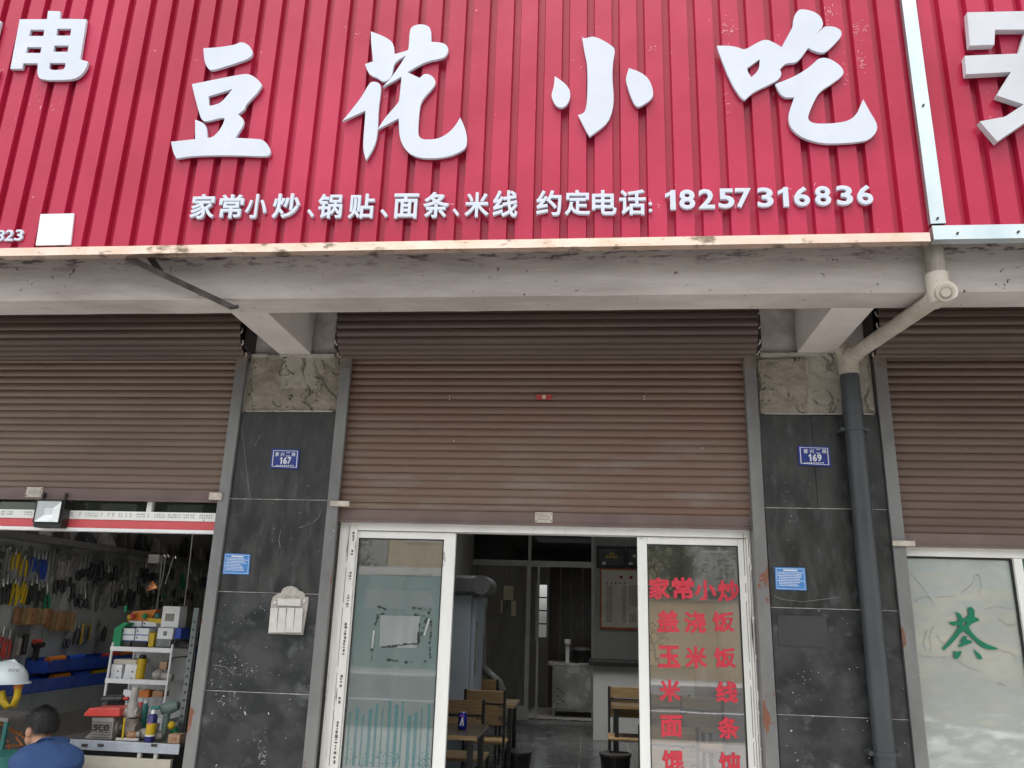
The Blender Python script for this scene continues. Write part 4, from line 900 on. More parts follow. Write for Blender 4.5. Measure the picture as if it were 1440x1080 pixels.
def make_chair(loc, label, rz=0):
    t = thing('dining_chair', label, 'chair', (0, 0, 0), 'wooden slat chairs')
    box('seat', m_wood, -.2, .2, -.19, .2, .43, .455, t, bevel=.006)
    for sx in (-1, 1):
        box('rear_leg', m_black, sx*.185-.012, sx*.185+.012, -.215, -.191, .002, .90, t); box('front_leg', m_black, sx*.185-.012, sx*.185+.012, .17, .194, .002, .429, t)
        s_ = MB()
        for k in range(2):
            cc = Vector((sx*.155, -.232, .66+.11*k)); s_.tube([cc+Vector((0, math.cos(a)*0, 0))+Vector((math.cos(a)*.018, 0, math.sin(a)*.018)) for a in [i*PI/4 for i in range(9)]], .004, 5)
        s_.build('scroll', m_black, t)
    box('back_slat', m_wood, -.172, .172, -.228, -.208, .79, .895, t, bevel=.004); box('back_slat', m_wood, -.172, .172, -.228, -.208, .60, .765, t, bevel=.004)
    box('rail', m_black, -.172, .172, -.206, -.192, .77, .785, t)
    t.location = loc; t.rotation_euler.z = rz; return t
c1 = at(676, 956, Z=.89); ch0 = make_chair((c1.x, c1.y+.2, 0), 'wooden chair with tall slatted back, left and farthest of the left group')
c2 = at(645, 985, Z=.89); copy_tree(ch0, (c2.x+.02, c2.y+.22, 0), 0, 'slatted wooden chair partly hidden by the left door pane, behind the drink can')
c3 = at(682, 986, Z=.80); copy_tree(ch0, (c3.x, c3.y+.2, 0), 0, 'wooden slatted chair in the middle of the left group')
c4 = at(885, 1040, Z=.455); copy_tree(ch0, (c4.x, c4.y+.25, 0), PI, 'wooden chair facing the door beside the right table')
for i, (px_, py_, rz) in enumerate(((940, 985, .1), (992, 990, -.1), (942, 1035, 0), )):
    c5 = at(px_, py_, Z=.85); copy_tree(ch0, (c5.x, c5.y+.3, 0), rz, ('wooden chair seen through the left of the red lettering', 'wooden chair seen behind the right glass near its middle', 'low placed wooden chair right behind the red lettered glass')[i])
def bin_(x, y, h, label):
    c = at(x, y, Z=h); t = thing('waste_bin', label, 'bin', (c.x, c.y+.15, 0)); MB().tube([(c.x, c.y+.15, .002), (c.x, c.y+.15, h)], [.11, .15], 20).build('body', m_black, t); MB().tube([(c.x, c.y+.15, h+.001), (c.x, c.y+.15, h+.02)], .157, 20).build('rim', m_darkmetal, t)
bin_(866, 1066, .30, 'black plastic bin on the right of the doorway floor'); bin_(724, 1062, .30, 'black plastic bin near the table on the left')
# drink can
cn = at(650, 1026, Z=.75); can = thing('drink_can', 'blue and purple drink can on the nearest left table', 'can', (cn.x, max(.6, cn.y), .7505)); x, y = cn.x, max(.6, cn.y)
MB().tube([(x, y, .751), (x, y, .760), (x, y, .852), (x, y, .868)], [.024, .033, .033, .026], 20).build('body', m_canblue, can); MB().tube([(x, y, .868), (x, y, .872)], .027, 20).build('rim', m_steel, can)
b = MB(); b.hull([(x-.016, .78), (x-.006, .78), (x+.004, .812), (x+.006, .78), (x+.016, .78), (x+.008, .84), (x-.0, .84)], y-.0352, y-.0335); b.build('emblem', m_platew, can)
MB().hull([(x-.018, .84), (x+.018, .84), (x+.016, .858), (x-.016, .858)], y-.0345, y-.031).build('band', mat('can_purple', (.22, .05, .35, 1), rough=.3), can)
# beige board at the right inside, and an ink branch on it
mu = thing('decorated_board', 'beige board with ink flower branch seen through the lettered pane', 'panel', at(975, 935, Y=4.4))
a, c = at(905, 935, Y=4.4), at(1040, 846, Y=4.4); box('board', m_mural, a.x, c.x, 4.4, 4.43, a.z, c.z, mu); box('post', m_black, a.x+.02, a.x+.06, 4.431, 4.47, .002, c.z, mu); box('post', m_black, c.x-.06, c.x-.02, 4.431, 4.47, .002, c.z, mu)
b = MB(); r = random.Random(9); g_ = lambda x, y: at(880+x/3.085, 730+y/3.085, Y=4.39)
for P in (((105, 500), (125, 560), (130, 620)), ((120, 545), (160, 510), (190, 520)), ((110, 470), (140, 500), (185, 490)), ((125, 590), (150, 640), (200, 630), (200, 560))):
    for a_, c_ in zip(P, P[1:]): b.bar(g_(*a_), g_(*c_), .006, .02)
for _ in range(26): q = g_(r.uniform(100, 210), r.uniform(450, 600)); b.bar(q, q+Vector((r.uniform(-.05, .05), 0, r.uniform(-.03, .03))), .004, .02)
b.build('ink_branch', m_ink, mu)

# ------------------------------------------------------------------ left hardware shop front
hw = thing('shopfront_frame', 'white and red shopfront header over the hardware shop entrance', 'shopfront', (-3.9, .08, 2))
zb0, zb1 = at(150, 747.5, Y=.06).z, at(150, 743, Y=.06).z; zr1 = at(150, 731, Y=.06).z; zw1 = at(150, 719, Y=.06).z
box('white_lip', m_whiteplastic, -5.32, -2.49, .055, .12, zb0, zb1, hw); box('red_band', mat('pinkish_red_band', (.60, .09, .10, 1), (.55, .08, .09, 1), rough=.4, scale=3), -5.32, -2.49, .06, .12, zb1+.0005, zr1, hw)
box('film_band', m_alu, -5.32, -2.49, .05, .12, zr1+.0005, zw1, hw)
b = MB(); r = random.Random(8); x = -5.2
while x < -2.55:
    if r.random() < .68:
        for zz in (.35, .62): b.box(x, x+r.uniform(.004, .012), .0485, .0495, zr1+(zw1-zr1)*zz, zr1+(zw1-zr1)*(zz+.16))
    x += .016
b.build('film_print', mat('faint_print', (.36, .37, .36, 1), rough=.6), hw)
for x in (208, 90, -30): a = at(x, 710, Y=.07); box('mullion', m_alu, a.x, a.x+.035, .06, .11, zw1+.001, 2.5, hw)
box('transom_pane', glass('dark_transom', tint=(.5, .55, .45, 1), film=.25, filmc=(.05, .06, .05, 1)), -5.3, -2.5, .09, .095, zw1+.001, 2.5, hw)
MB().box(-2.85, -2.55, .35, .4, zw1+.0, zw1+.05).build('green_strip', m_greenp, hw)
lp = thing('flood_light', 'black framed floodlight with silver reflector hung under the left shutter', 'floodlight', at(68, 741, Y=-.02))
a, c = at(44.5, 741, Y=-.04), at(91, 702.5, Y=-.04); box('housing', m_black, a.x, c.x, -.035, .045, a.z, c.z, lp, bevel=.008)
a2, c2_ = at(47.5, 733.5, Y=-.04), at(87.5, 705, Y=-.04); xa, xb, za, zb_ = a2.x, c2_.x, a2.z, c2_.z; dx, dz = (xb-xa)*.33, (zb_-za)*.33
refm = mat('reflector', (.78, .80, .80, 1), (.6, .62, .62, 1), rough=.25, metal=.6, scale=14)
b = MB().m(0).add([(xa, -.041, za), (xb, -.041, za), (xb, -.041, zb_), (xa, -.041, zb_), (xa+dx, -.0365, za+dz), (xb-dx, -.0365, za+dz), (xb-dx, -.0365, zb_-dz), (xa+dx, -.0365, zb_-dz)], [(0, 1, 5, 4), (1, 2, 6, 5), (2, 3, 7, 6), (3, 0, 4, 7), (4, 5, 6, 7)]); b.build('reflector', refm, lp)
g = MB(); e = .006
for q in ((xa-e, xb+e, za-e, za), (xa-e, xb+e, zb_, zb_+e), (xa-e, xa, za, zb_), (xb, xb+e, za, zb_)): g.box(q[0], q[1], -.046, -.034, q[2], q[3])
g.build('bezel', m_black, lp); MB().bar(((xa+xb)/2-.08, .0, c.z-.01), ((xa+xb)/2-.08, .0, c.z+.05), .01, .02).bar(((xa+xb)/2+.08, .0, c.z-.01), ((xa+xb)/2+.08, .0, c.z+.05), .01, .02).build('bracket', m_darkmetal, lp)

# tool wall (left side wall) -------------------------------------------------
XW = -5.30
pg = thing('tool_board', 'grey tool board on the hardware shop side wall', 'tool board', (XW, 3, 0))
for k in range(6): box('board_panel', m_board, XW-.015, XW, .5+k*1.0, 1.494+k*1.0, .5, 2.14, pg, bevel=.003)
sf = thing('wall_shelf', 'long dark shelf above the rows of hanging tools', 'shelf', (XW, 3, 2.12)); box('board', mat('shelf_board', (.15, .14, .125, 1), (.11, .1, .09, 1), rough=.5, scale=4), XW+.001, XW+.16, .5, 6.4, 2.10, 2.16, sf)
r = random.Random(31)
for i in range(12):
    y = 1.6+i*.36; h = r.uniform(.12, .28); t = MB(); x0 = XW+.02
    t.add([(x0, y, 2.162), (x0+.13, y, 2.162), (x0+.12, y+r.uniform(.12, .26), 2.162), (x0, y+.24, 2.162), (x0+.02, y+.03, 2.162+h), (x0+.09, y+.03, 2.162+h*.9), (x0+.08, y+.13, 2.162+h*.8), (x0+.01, y+.15, 2.162+h)], [(3, 2, 1, 0), (4, 5, 6, 7), (0, 1, 5, 4), (1, 2, 6, 5), (2, 3, 7, 6), (3, 0, 4, 7)])
    tag(t.build('stock_packet', [(m_tooldark, m_grinder, m_brownpanel)[i % 3]], bevel=.01), f"{('black', 'grey', 'brown')[i % 3]} packet of stock on the long dark shelf, {('first', 'second', 'third', 'last')[i//3]} of its colour from the street", 'packet', 'packets on the dark shelf')
def tool_mesh(kind):
    """tools hang in the YZ plane, origin at the hook"""
    b = MB()
    if kind == 'pliers':
        b.m(1).tube([(0, 0, 0), (0, .0, -.05), (0, .0, -.07)], [.004, .012, .010], 8)
        for s_ in (-1, 1): b.m(0).tube([(0, s_*.006, -.065), (0, s_*.022, -.11), (0, s_*.020, -.19)], [.006, .010, .008], 8)
    elif kind == 'screwdriver':
        b.m(0).tube([(0, 0, 0), (0, 0, -.02), (0, 0, -.09), (0, 0, -.10)], [.008, .015, .014, .008], 8); b.m(1).tube([(0, 0, -.10), (0, 0, -.20)], .004, 6)
    elif kind == 'wrench':
        b.m(1).box(-.004, .004, -.010, .010, -.20, -.02).tube([(-.004, 0, -.015), (.004, 0, -.015)], .022, 10); b.tube([(-.004, 0, -.205), (.004, 0, -.205)], .018, 10)
    elif kind == 'packet':
        b.m(0).box(-.004, .006, -.035, .035, -.20, -.07); b.m(1).box(-.005, .005, -.035, .035, -.069, 0); b.m(0).tube([(.012, 0, -.08), (.012, 0, -.18)], .014, 8)
    elif kind == 'scissors':
        for s_ in (-1, 1):
            b.m(0).tube([(0, s_*.022+math.cos(a)*.018, -.14+math.sin(a)*.03) for a in [i*PI/4 for i in range(9)]], .005, 6); b.m(1).tube([(0, s_*.015, -.11), (0, -s_*.004, 0)], [.008, .003], 6)
    return b
_tm = {}
def zn(y): return 'nearest the street' if y < 2.2 else ('above the brush packets' if y < 3.0 else ('behind the display rack' if y < 4.3 else 'at the dark far end'))
COLS = {'blue': m_bluebin, 'black': m_tooldark, 'yellow': m_yellow, 'red': m_coral, 'green': m_greenp, 'grey': m_grinder}
def hang(kind, colr, x, y, z, rz=0, grp='tools hanging on the board', lab=None, rx=0, s=1):
    k = (kind, colr)
    if k not in _tm:
        o = tool_mesh(kind).build(kind, [COLS[colr], m_toolmetal], base=(0, 0, 0)); _tm[k] = o.data; bpy.data.objects.remove(o)
    nm = {'packet': 'tool_packet'}.get(kind, kind)
    o = bpy.data.objects.new(nm, _tm[k]); COL.objects.link(o); o.location = (x, y, z); o.rotation_euler = (rx, 0, rz); o.scale = (s, s, s)
    return tag(o, lab, {'packet': 'packet'}.get(kind, kind), grp)
rows = [(2.06, 'upper', 1.45, 6.2, .060), (1.79, 'second', 1.3, 6.2, .058), (1.38, 'fourth', 3.0, 6.2, .075)]
for z, rn, y0, y1, st_ in rows:
    y = y0; run = 0; kind, colr = 'pliers', 'black'
    while y < y1:
        if run <= 0:
            kind = r.choice(['pliers', 'screwdriver', 'packet', 'scissors', 'wrench', 'pliers', 'screwdriver']); colr = r.choice(['black', 'black', 'black', 'grey', 'black', 'black', 'grey', r.choice(['red', 'green', 'blue', 'grey'])]); run = r.randint(1, 4)
            if rn == 'second' and 1.8 < y < 2.0: colr = 'yellow'; kind = 'pliers'; run = 4
            if rn == 'upper' and 1.85 < y < 1.95: colr = 'yellow'; kind = 'pliers'; run = 3
        if not (rn == 'fourth' and r.random() < .35):
            kn = {'packet': 'carded tool packet'}.get(kind, kind)
            hang(kind, colr, XW+.025, y, z+r.uniform(-.045, .04), r.uniform(-.3, .3), f'{colr} {kn} in the {rn} row, {zn(y)}', f'{colr} {kn} in the {rn} row of the board, {zn(y)}', r.uniform(-.22, .22), r.uniform(.95, 1.6))
        y += st_*r.uniform(.8, 1.15); run -= 1
# wood and copper coloured packs
for i in range(12):
    y = 2.0+i*.075; z = 1.50 if i < 7 else 1.47
    o = MB().box(XW+.01, XW+.05, y+r.uniform(-.004,.004), y+.062, z-.15-(.03 if i > 5 else 0), z).box(XW+.012, XW+.03, y+.02, y+.04, z, z+.015).build('brush_packet', (m_copper, m_wood, m_copper2)[i % 3], bevel=.01)
    tag(o, f"{('copper brown', 'pale wood coloured', 'amber')[i % 3]} brush packet in the {('lower' if i > 5 else 'upper')} hung half of the row", 'packet', 'brush packets under the pliers')
# hanging rods, rake and picker near the back
for i, (x0, y0, x1, y1) in enumerate(((228, 784, 219, 870), (233, 784, 226, 826), (243, 786, 232, 822), (271, 752, 257, 868))):
    A_, B_ = at(x0, y0, Y=2.9), at(x1, y1, Y=2.9); t = MB().tube([A_, A_.lerp(B_, .5)+Vector((.004, 0, 0)), B_], .006, 6).tube([A_, A_+Vector((.02, 0, .03)), A_+Vector((.035, 0, 0))], .004, 6).build('hanging_rod', m_toolmetal if i < 3 else m_grinder)
    tag(t, ('thin steel rod hanging left of its pair', 'shorter steel rod hanging beside the longest one', 'steel rod with bright tip hanging in the middle', 'long cord like rod hanging near the shop right side')[i], 'rod')
A_ = at(221, 827, Y=2.85); b = MB()
for k in range(6): an = PI*.75+k*.22; b.tube([A_, A_+Vector((math.cos(an)*.09, -.01*k, math.sin(an)*.09))], [.006, .003], 6)
tag(b.build('claw_picker', m_orange), 'orange pronged claw hanging on a rod', 'picker')
A_ = at(217, 787, Y=3); tag(MB().box(A_.x-.06, A_.x+.06, 2.98, 3.1, A_.z-.04, A_.z+.05).build('stock_box', m_grinder, bevel=.006), 'small grey box hung high near the steel rods', 'box')
# back wall racks (dark) with hanging tools
bk = thing('back_rack', 'dark rack of hanging stock at the back of the hardware shop', 'rack', (-3.2, 5.6, 0))
for k in range(5): box('rail', m_darkmetal, -5.0, -2.25, 5.5, 5.53, .9+.4*k, .93+.4*k, bk)
for k in range(4): box('post', m_darkmetal, -5.0+.9*k, -4.96+.9*k, 5.53, 5.57, 0.002, 2.6, bk)
for k in range(4):
    y = 0
    for i in range(15):
        kind = r.choice(['pliers', 'packet', 'screwdriver', 'wrench']); c_ = r.choice(['black', 'grey', 'black', 'yellow' if r.random() < .25 else 'black'])
        hang(kind, c_, -4.85+i*.175+r.uniform(-.03, .03), 5.47, 1.3+.4*k, PI/2, f'{c_} {kind} on back rack level {k+1}', f"{c_} {kind} hanging on the {('lowest', 'second lowest', 'third', 'top')[k]} rail of the back rack", 0, 1.4)
# blue parts bins
bb = None
for row, (z, y0, y1) in enumerate(((1.02, 2.3, 6.0), (.86, 1.5, 6.0))):
    t = thing('bin_rack', ('upper', 'lower')[row]+' row of blue parts bins with orange goods on the side wall', 'bins', (XW+.12, (y0+y1)/2, z))
    y = y0; i = 0
    while y < y1:
        p = MB(); p.hull([(0, 0), (1, 0), (1, 1), (0, 1)], 0, 1); p = MB()
        p.box(XW+.01, XW+.23, y, y+.30, z-.10, z-.09).box(XW+.01, XW+.02, y, y+.30, z-.09, z+.03).add([(XW+.23, y, z-.09), (XW+.23, y+.3, z-.09), (XW+.27, y+.3, z+.02), (XW+.27, y, z+.02), (XW+.235, y, z-.09), (XW+.235, y+.3, z-.09), (XW+.275, y+.3, z+.02), (XW+.275, y, z+.02)], [(3, 2, 1, 0), (4, 5, 6, 7), (0, 1, 5, 4), (2, 3, 7, 6), (0, 4, 7, 3), (1, 2, 6, 5)])
        p.box(XW+.01, XW+.24, y, y+.006, z-.09, z+.01).box(XW+.01, XW+.24, y+.294, y+.3, z-.09, z+.01)
        o = p.build('bin', m_bluebin, t)
        if i % 4 != 2: MB().tube([(XW+.2, y+.03, z-.01+.02), (XW+.2, y+.27, z+.02)], .035, 8).build('goods', (m_orange, m_bluebin, m_yellow, m_coral)[(i+row) % 4], o)
        y += .305; i += 1
# mid wall single tools
for (px_, py_, kind, colr, lab) in ((5, 890, 'pliers', 'red', 'red handled pliers at the far left of the tool board'), (14, 893, 'pliers', 'red', 'reddish pliers next to the far left pair'), (28, 890, 'packet', 'grey', 'grey packet hanging over the helmet'), (37, 886, 'packet', 'black', 'dark packet above the hard hat'), (97, 885, 'scissors', 'black', 'large black shears hanging under the copper packs')):
    q = at(px_, py_, X=XW+.03); hang(kind, colr, q.x, q.y, q.z+.06, 0, None, lab, 0, 1.4)
q = at(52, 910, X=XW+.06); pd = thing('cordless_driver', 'black cordless driver with red top hanging on the tool board', 'driver', q)
MB().tube([q+Vector((0, -.05, .02)), q+Vector((0, .08, .02))], .028, 10).bar(q, q+Vector((0, .0, -.16)), .035, .045).build('body', m_tooldark, pd); MB().tube([q+Vector((0, -.055, .05)), q+Vector((0, .04, .05))], .022, 10).build('red_top', m_coral, pd)
q = at(120, 892, X=XW+.03); yc_ = thing('hacksaw', 'yellow framed hacksaw hanging right of the shears', 'saw', q); MB().tube([q+Vector((0, -.06, -.1)), q+Vector((0, -.06, .1)), q+Vector((0, .07, .1)), q+Vector((0, .07, -.06))], .011, 6).build('frame', m_yellow, yc_); MB().bar(q+Vector((0, -.06, -.1)), q+Vector((0, .07, -.06)), .004, .015).build('blade', m_toolmetal, yc_)

# white display rack -----------------------------------------------------------
YR = 1.15
rk = thing('display_rack', 'white wire display rack with boxes in the hardware shop', 'rack', at(195, 1000, Y=YR))
g_ = lambda x, y, Y=YR: at(110+x/7.717, 840+y/7.717, Y=Y)
xl, xr_ = g_(330, 800).x, g_(985, 800).x; zts = g_(600, 555).z; zms = g_(600, 905).z; zbs = at(200, 1035, Y=YR).z
for xx, Y in ((xl, YR), (xr_, YR), (xl, YR+.33), (xr_+.02, YR+.33)): MB().tube([(xx, Y, zbs-.3), (xx, Y, zts+(.04 if Y == YR else .28))], .010, 8).build('post', m_whiteplastic, rk)
for z in (zts, zms, zms-.27):
    MB().box(xl-.01, xr_+.01, YR-.012, YR-.0, z-.022, z+.012).box(xl, xr_, YR+.001, YR+.33, z-.012, z-.004).build('shelf', m_whiteplastic, rk)
b = MB()
for k in range(24): xx = xl+(xr_-xl)*k/23; b.box(xx-.0012, xx+.0012, YR+.329, YR+.332, zbs-.1, zts+.05)
for k in range(22): zz = zbs-.08+(zts-zbs+.1)*k/21; b.box(xl, xr_, YR+.3325, YR+.335, zz-.0012, zz+.0012)
b.build('wire_back', m_whiteplastic, rk); box('back_card', m_boxw, xl, xr_, YR+.338, YR+.342, zbs, zts-.02, rk)
for k, zz in enumerate((zts+.08, zts-.06)): MB().tube([(xr_, YR, zz-.05), (xr_, YR+.04, zz), (xr_, YR+.30, zz)], .007, 6).build('side_rail', m_case, rk)
def carton(x0, y0, x1, y1, Y, d, label, m, name='carton', cat='box', grp=None, stripe=None, mark=None):
    a, c = g_(x0, y1, Y), g_(x1, y0, Y); t = thing(name, label, cat, ((a.x+c.x)/2, Y+d/2, a.z), grp); box('body', m, a.x, c.x, Y, Y+d, a.z, c.z, t, bevel=.002)
    if stripe: box('stripe', stripe, a.x+.002, c.x-.002, Y-.0015, Y-.0003, a.z+.001, a.z+(c.z-a.z)*.14, t)
    if mark: hx, hz = (c.x-a.x), (c.z-a.z); box('printed_mark', mark[0], a.x+hx*mark[1], a.x+hx*mark[2], Y-.0022, Y-.0006, a.z+hz*mark[3], a.z+hz*mark[4], t)
    return t
n1 = (('upper left', 540, 258, 690, 325), ('upper right', 697, 262, 850, 325), ('middle left', 468, 338, 615, 410), ('middle right', 622, 338, 772, 412), ('lower left', 455, 412, 608, 470), ('lower right', 612, 415, 765, 478))
for nm, x0, y0, x1, y1 in n1: carton(x0, y0, x1, y1, YR+(.10 if 'upper' in nm else .03), .16, f'small white carton with blue stripe, {nm} of the block on the rack', m_boxw, grp='blue striped white cartons', stripe=m_bluebin, mark=(m_ink, .08, .16, .5, .75))
carton(450, 472, 570, 535, YR+.03, .15, 'black carton under the white striped cartons', m_tooldark); carton(575, 478, 745, 535, YR+.03, .15, 'dark grey carton between black carton and yellow packet', m_darkmetal)
carton(770, 340, 850, 415, YR+.12, .05, 'grey upright packet behind the yellow one', m_grinder)
carton(752, 385, 832, 540, YR+.02, .05, 'yellow upright packet on the rack top shelf', m_yellow)
carton(850, 335, 1035, 450, YR+.03, .14, 'wide white carton below the tall pictured one', m_boxw, mark=(m_case, .38, .62, .3, .7)); carton(1040, 335, 1120, 450, YR+.05, .14, 'navy blue carton at the right end of the rack', m_bluebin)
carton(890, 100, 1112, 325, YR+.06, .12, 'tall white carton with a grey picture on top of the rack', m_boxw, mark=(m_grinder, .2, .72, .3, .65))
carton(835, 455, 1010, 538, YR+.03, .14, 'heap of pale grey packets on the top shelf', m_case)
a = g_(365, 540, YR+.02); b = MB().hull([(g_(x, y, YR).x, g_(x, y, YR).z) for x, y in ((365, 540), (450, 540), (470, 335), (540, 285), (500, 270), (392, 335))], YR+.0, YR+.18); o = thing('green_case', 'green plastic case at the left of the top shelf', 'case', a); b.build('shell', m_greenp, o)
a = g_(650, 262, YR); o = thing('plastic_tray', 'orange plastic tray of parts on top of the cartons', 'tray', a)
MB().hull([(g_(x, y, YR).x, g_(x, y, YR).z) for x, y in ((440, 265), (690, 262), (765, 128), (505, 150))], YR+.12, YR+.20).build('tray', m_orange, o); MB().hull([(g_(x, y, YR).x, g_(x, y, YR).z) for x, y in ((690, 262), (880, 292), (880, 235), (700, 225))], YR+.08, YR+.12).build('yellow_tray', m_yellow, o)
for x, y, m_ in ((722, 205, m_greenp), (860, 200, m_teal), (590, 205, m_coral), (560, 215, m_yellow)): MB().ball(g_(x, y, YR+.09), .022, 8, 6).build('part', m_, o)
MB().tube([g_(515, 160, YR+.1), g_(520, 90, YR+.1)], .013, 8).build('green_handle', m_greenp, o)
for nm, x0, y0, x1, y1 in (('left', 350, 730, 482, 822), ('right', 498, 730, 645, 828), ('left lower', 345, 826, 472, 885), ('right lower', 485, 832, 632, 888)):
    carton(x0, y0, x1, y1, YR+.03, .15, f'plain white carton, {nm} of four on the middle shelf', m_boxw, grp='plain white cartons on the middle shelf', mark=(m_ink, .6, .72, .15, .32))
carton(380, 680, 635, 722, YR+.03, .2, 'flat pale wood coloured box over the plain cartons', m_cream); carton(875, 700, 965, 785, YR+.1, .08, 'small cardboard box near the right rack post', m_card)
A_, B_ = g_(665, 885, YR+.05), g_(700, 665, YR+.05); o = thing('glue_tube', 'tall yellow tube with black cap on the middle shelf', 'tube', A_); MB().tube([A_, B_], .034, 14).build('tube', m_yellow, o); MB().tube([B_, B_+(B_-A_).normalized()*.03], [.034, .02], 14).build('cap', m_black, o)
A_ = g_(870, 840, YR+.08); o = thing('pipe_fitting', 'pale pipe fitting lying on the middle shelf', 'fitting', A_); MB().ball(A_, .05, 12, 8, (1, 1, .8)).tube([A_, A_+Vector((.12, 0, -.02))], .03, 10).build('body', m_holder, o)
carton(650, 1010, 770, 1085, YR+.03, .1, 'orange carton on the bottom shelf of the rack', m_orange); carton(480, 1005, 590, 1090, YR+.05, .1, 'white pouch on the bottom shelf of the rack', m_boxw); carton(800, 1020, 920, 1080, YR+.05, .1, 'red brown carton on the bottom shelf of the rack', m_copper)

# counter with tools ---------------------------------------------------------
YC = .55; g_ = lambda x, y, Y=YC: at(110+x/8, 960+y/8, Y=Y)
cn_ = thing('display_counter', 'low counter with pale metal edge and cream drawer in the hardware shop', 'counter', (-3.1, YC+.2, 0))
ztc = g_(600, 665).z; xr2 = g_(1150, 720).x; xl2 = -3.72
MB().box(xl2, xr2, YC, YC+.5, ztc-.02, ztc).build('worktop', mat('counter_top', (.09, .085, .075, 1), rough=.5), cn_)
z1 = g_(600, 780).z; box('metal_edge', mat('pale_blue_metal', (.50, .54, .60, 1), (.38, .42, .47, 1), rough=.35, scale=10, metal=.3), xl2, xr2-.0, YC-.015, YC-.001, z1, ztc, cn_, bevel=.003)
z2 = g_(600, 845).z; box('drawer_front', m_cream, xl2, xr2-.05, YC-.01, YC+.02, 0.05, z2, cn_, bevel=.003); box('carcass', m_darkmetal, xl2+.01, xr2-.06, YC+.05, YC+.45, .002, ztc-.021, cn_)
for x in (690, 875): a = g_(x, 800); box('strut', m_holderw, a.x-.012, a.x+.012, YC-.006, YC+.02, z2+.001, z1-.001, cn_)
for x in (90, 270, 870): a = g_(x, 700); box('clip', m_rustbrown, a.x-.02, a.x+.02, YC-.024, YC-.0155, a.z-.008, a.z+.008, cn_)
def onc(x, Y): return Vector((g_(x, 600, Y).x, Y, ztc))
# bench machine with red guard
bm_ = thing('bench_machine', 'finned grey machine marked SCO with a red cover on the counter', 'machine', onc(240, YC+.12)); Ym = YC+.04
z_ = lambda y, Y: max(ztc+.001, g_(400, y, Y).z)
P = lambda x, y, Y=Ym: (g_(x, y, Y).x, g_(x, y, Y).z)
MB().hull([(P(150, 620)[0], ztc+.001), (P(375, 620)[0], ztc+.001), P(400, 390), P(155, 390)], Ym, Ym+.16).build('body', m_grinder, bm_, bevel=.004)
MB().hull([(P(60, 600)[0], ztc+.001), (P(150, 600)[0], ztc+.001), P(165, 540), P(110, 580)], Ym+.01, Ym+.14).build('foot', m_grinder, bm_)
for k in range(7):
    zz = ztc+.012+k*.0155*(P(0, 400)[1]-ztc)/.125; box('fin', m_darkmetal, P(160, 500)[0], P(372, 500)[0], Ym-.004, Ym-.0005, zz, zz+.003, bm_)
MB().hull([P(78, 350), P(80, 375), P(480, 382), P(490, 290), P(410, 280), P(140, 282)], Ym-.02, Ym+.18).build('red_cover', m_coral, bm_, bevel=.008)
for i, ch in enumerate('SCO'): glyph(ch, 110+(190+i*62)/8, 960+505/8, 6.6, 9.5, Ym-.008, .003, m_ink, bm_, 'letter', bold=.03)
MB().tube([g_(430, 500, Ym+.08), g_(480, 500, Ym+.08)], .05, 16).tube([g_(480, 500, Ym+.08), g_(500, 500, Ym+.08)], .02, 12).build('flange', m_grinder, bm_)
# grinder / pump in the middle
pm = thing('hand_grinder', 'dusty brown grey grinder standing on the counter', 'grinder', onc(600, YC+.1)); Y_ = YC+.1
MB().tube([g_(620, 380, Y_), g_(615, 220, Y_)], [.045, .035], 14).tube([g_(530, 330, Y_), g_(680, 330, Y_)], .032, 12).tube([g_(620, 215, Y_), g_(650, 45, Y_)], [.022, .026], 12).build('head', m_holder, pm)
MB().tube([Vector((g_(560, 500, Y_).x, Y_, ztc+.055)), Vector((g_(560, 500, Y_).x+.08, Y_, ztc+.06))], .056, 18).tube([Vector((g_(600, 500, Y_).x, Y_, ztc+.05)), Vector((g_(620, 400, Y_).x, Y_, g_(620, 400, Y_).z))], [.05, .045], 14).build('motor', mat('dusty_brown', (.22, .18, .16, 1), (.16, .13, .11, 1), rough=.7, scale=20), pm)
MB().tube([Vector((g_(400, 640).x, YC+.03, ztc+.006)), Vector((g_(640, 640).x, YC+.05, ztc+.006))], .012, 8).build('base', m_holderw, pm); MB().tube([Vector((g_(475, 600).x, YC+.03, ztc+.01)), Vector((g_(495, 400).x, YC+.03, g_(495, 400).z))], .007, 8).build('brass_rod', m_yellow, pm)
for i, (x, rr, lab) in enumerate(((600, .032, 'lumpy brown coupling at the counter front edge'), (690, .038, 'grey brown motor coupling right of the grinder'))):
    c_ = Vector((g_(x, 600, YC+.05).x, YC+.06+.05*i, ztc+rr+.001)); o = thing('metal_coupling', lab, 'coupling', c_-Vector((0, 0, rr))); MB().ball(c_, rr, 12, 8, (1.4, 1, 1)).build('body', (m_copper, m_grinder)[i], o); MB().tube([c_, c_+Vector((rr*1.8, 0, rr*.3))], rr*.6, 12).build('collar', m_grinder, o)
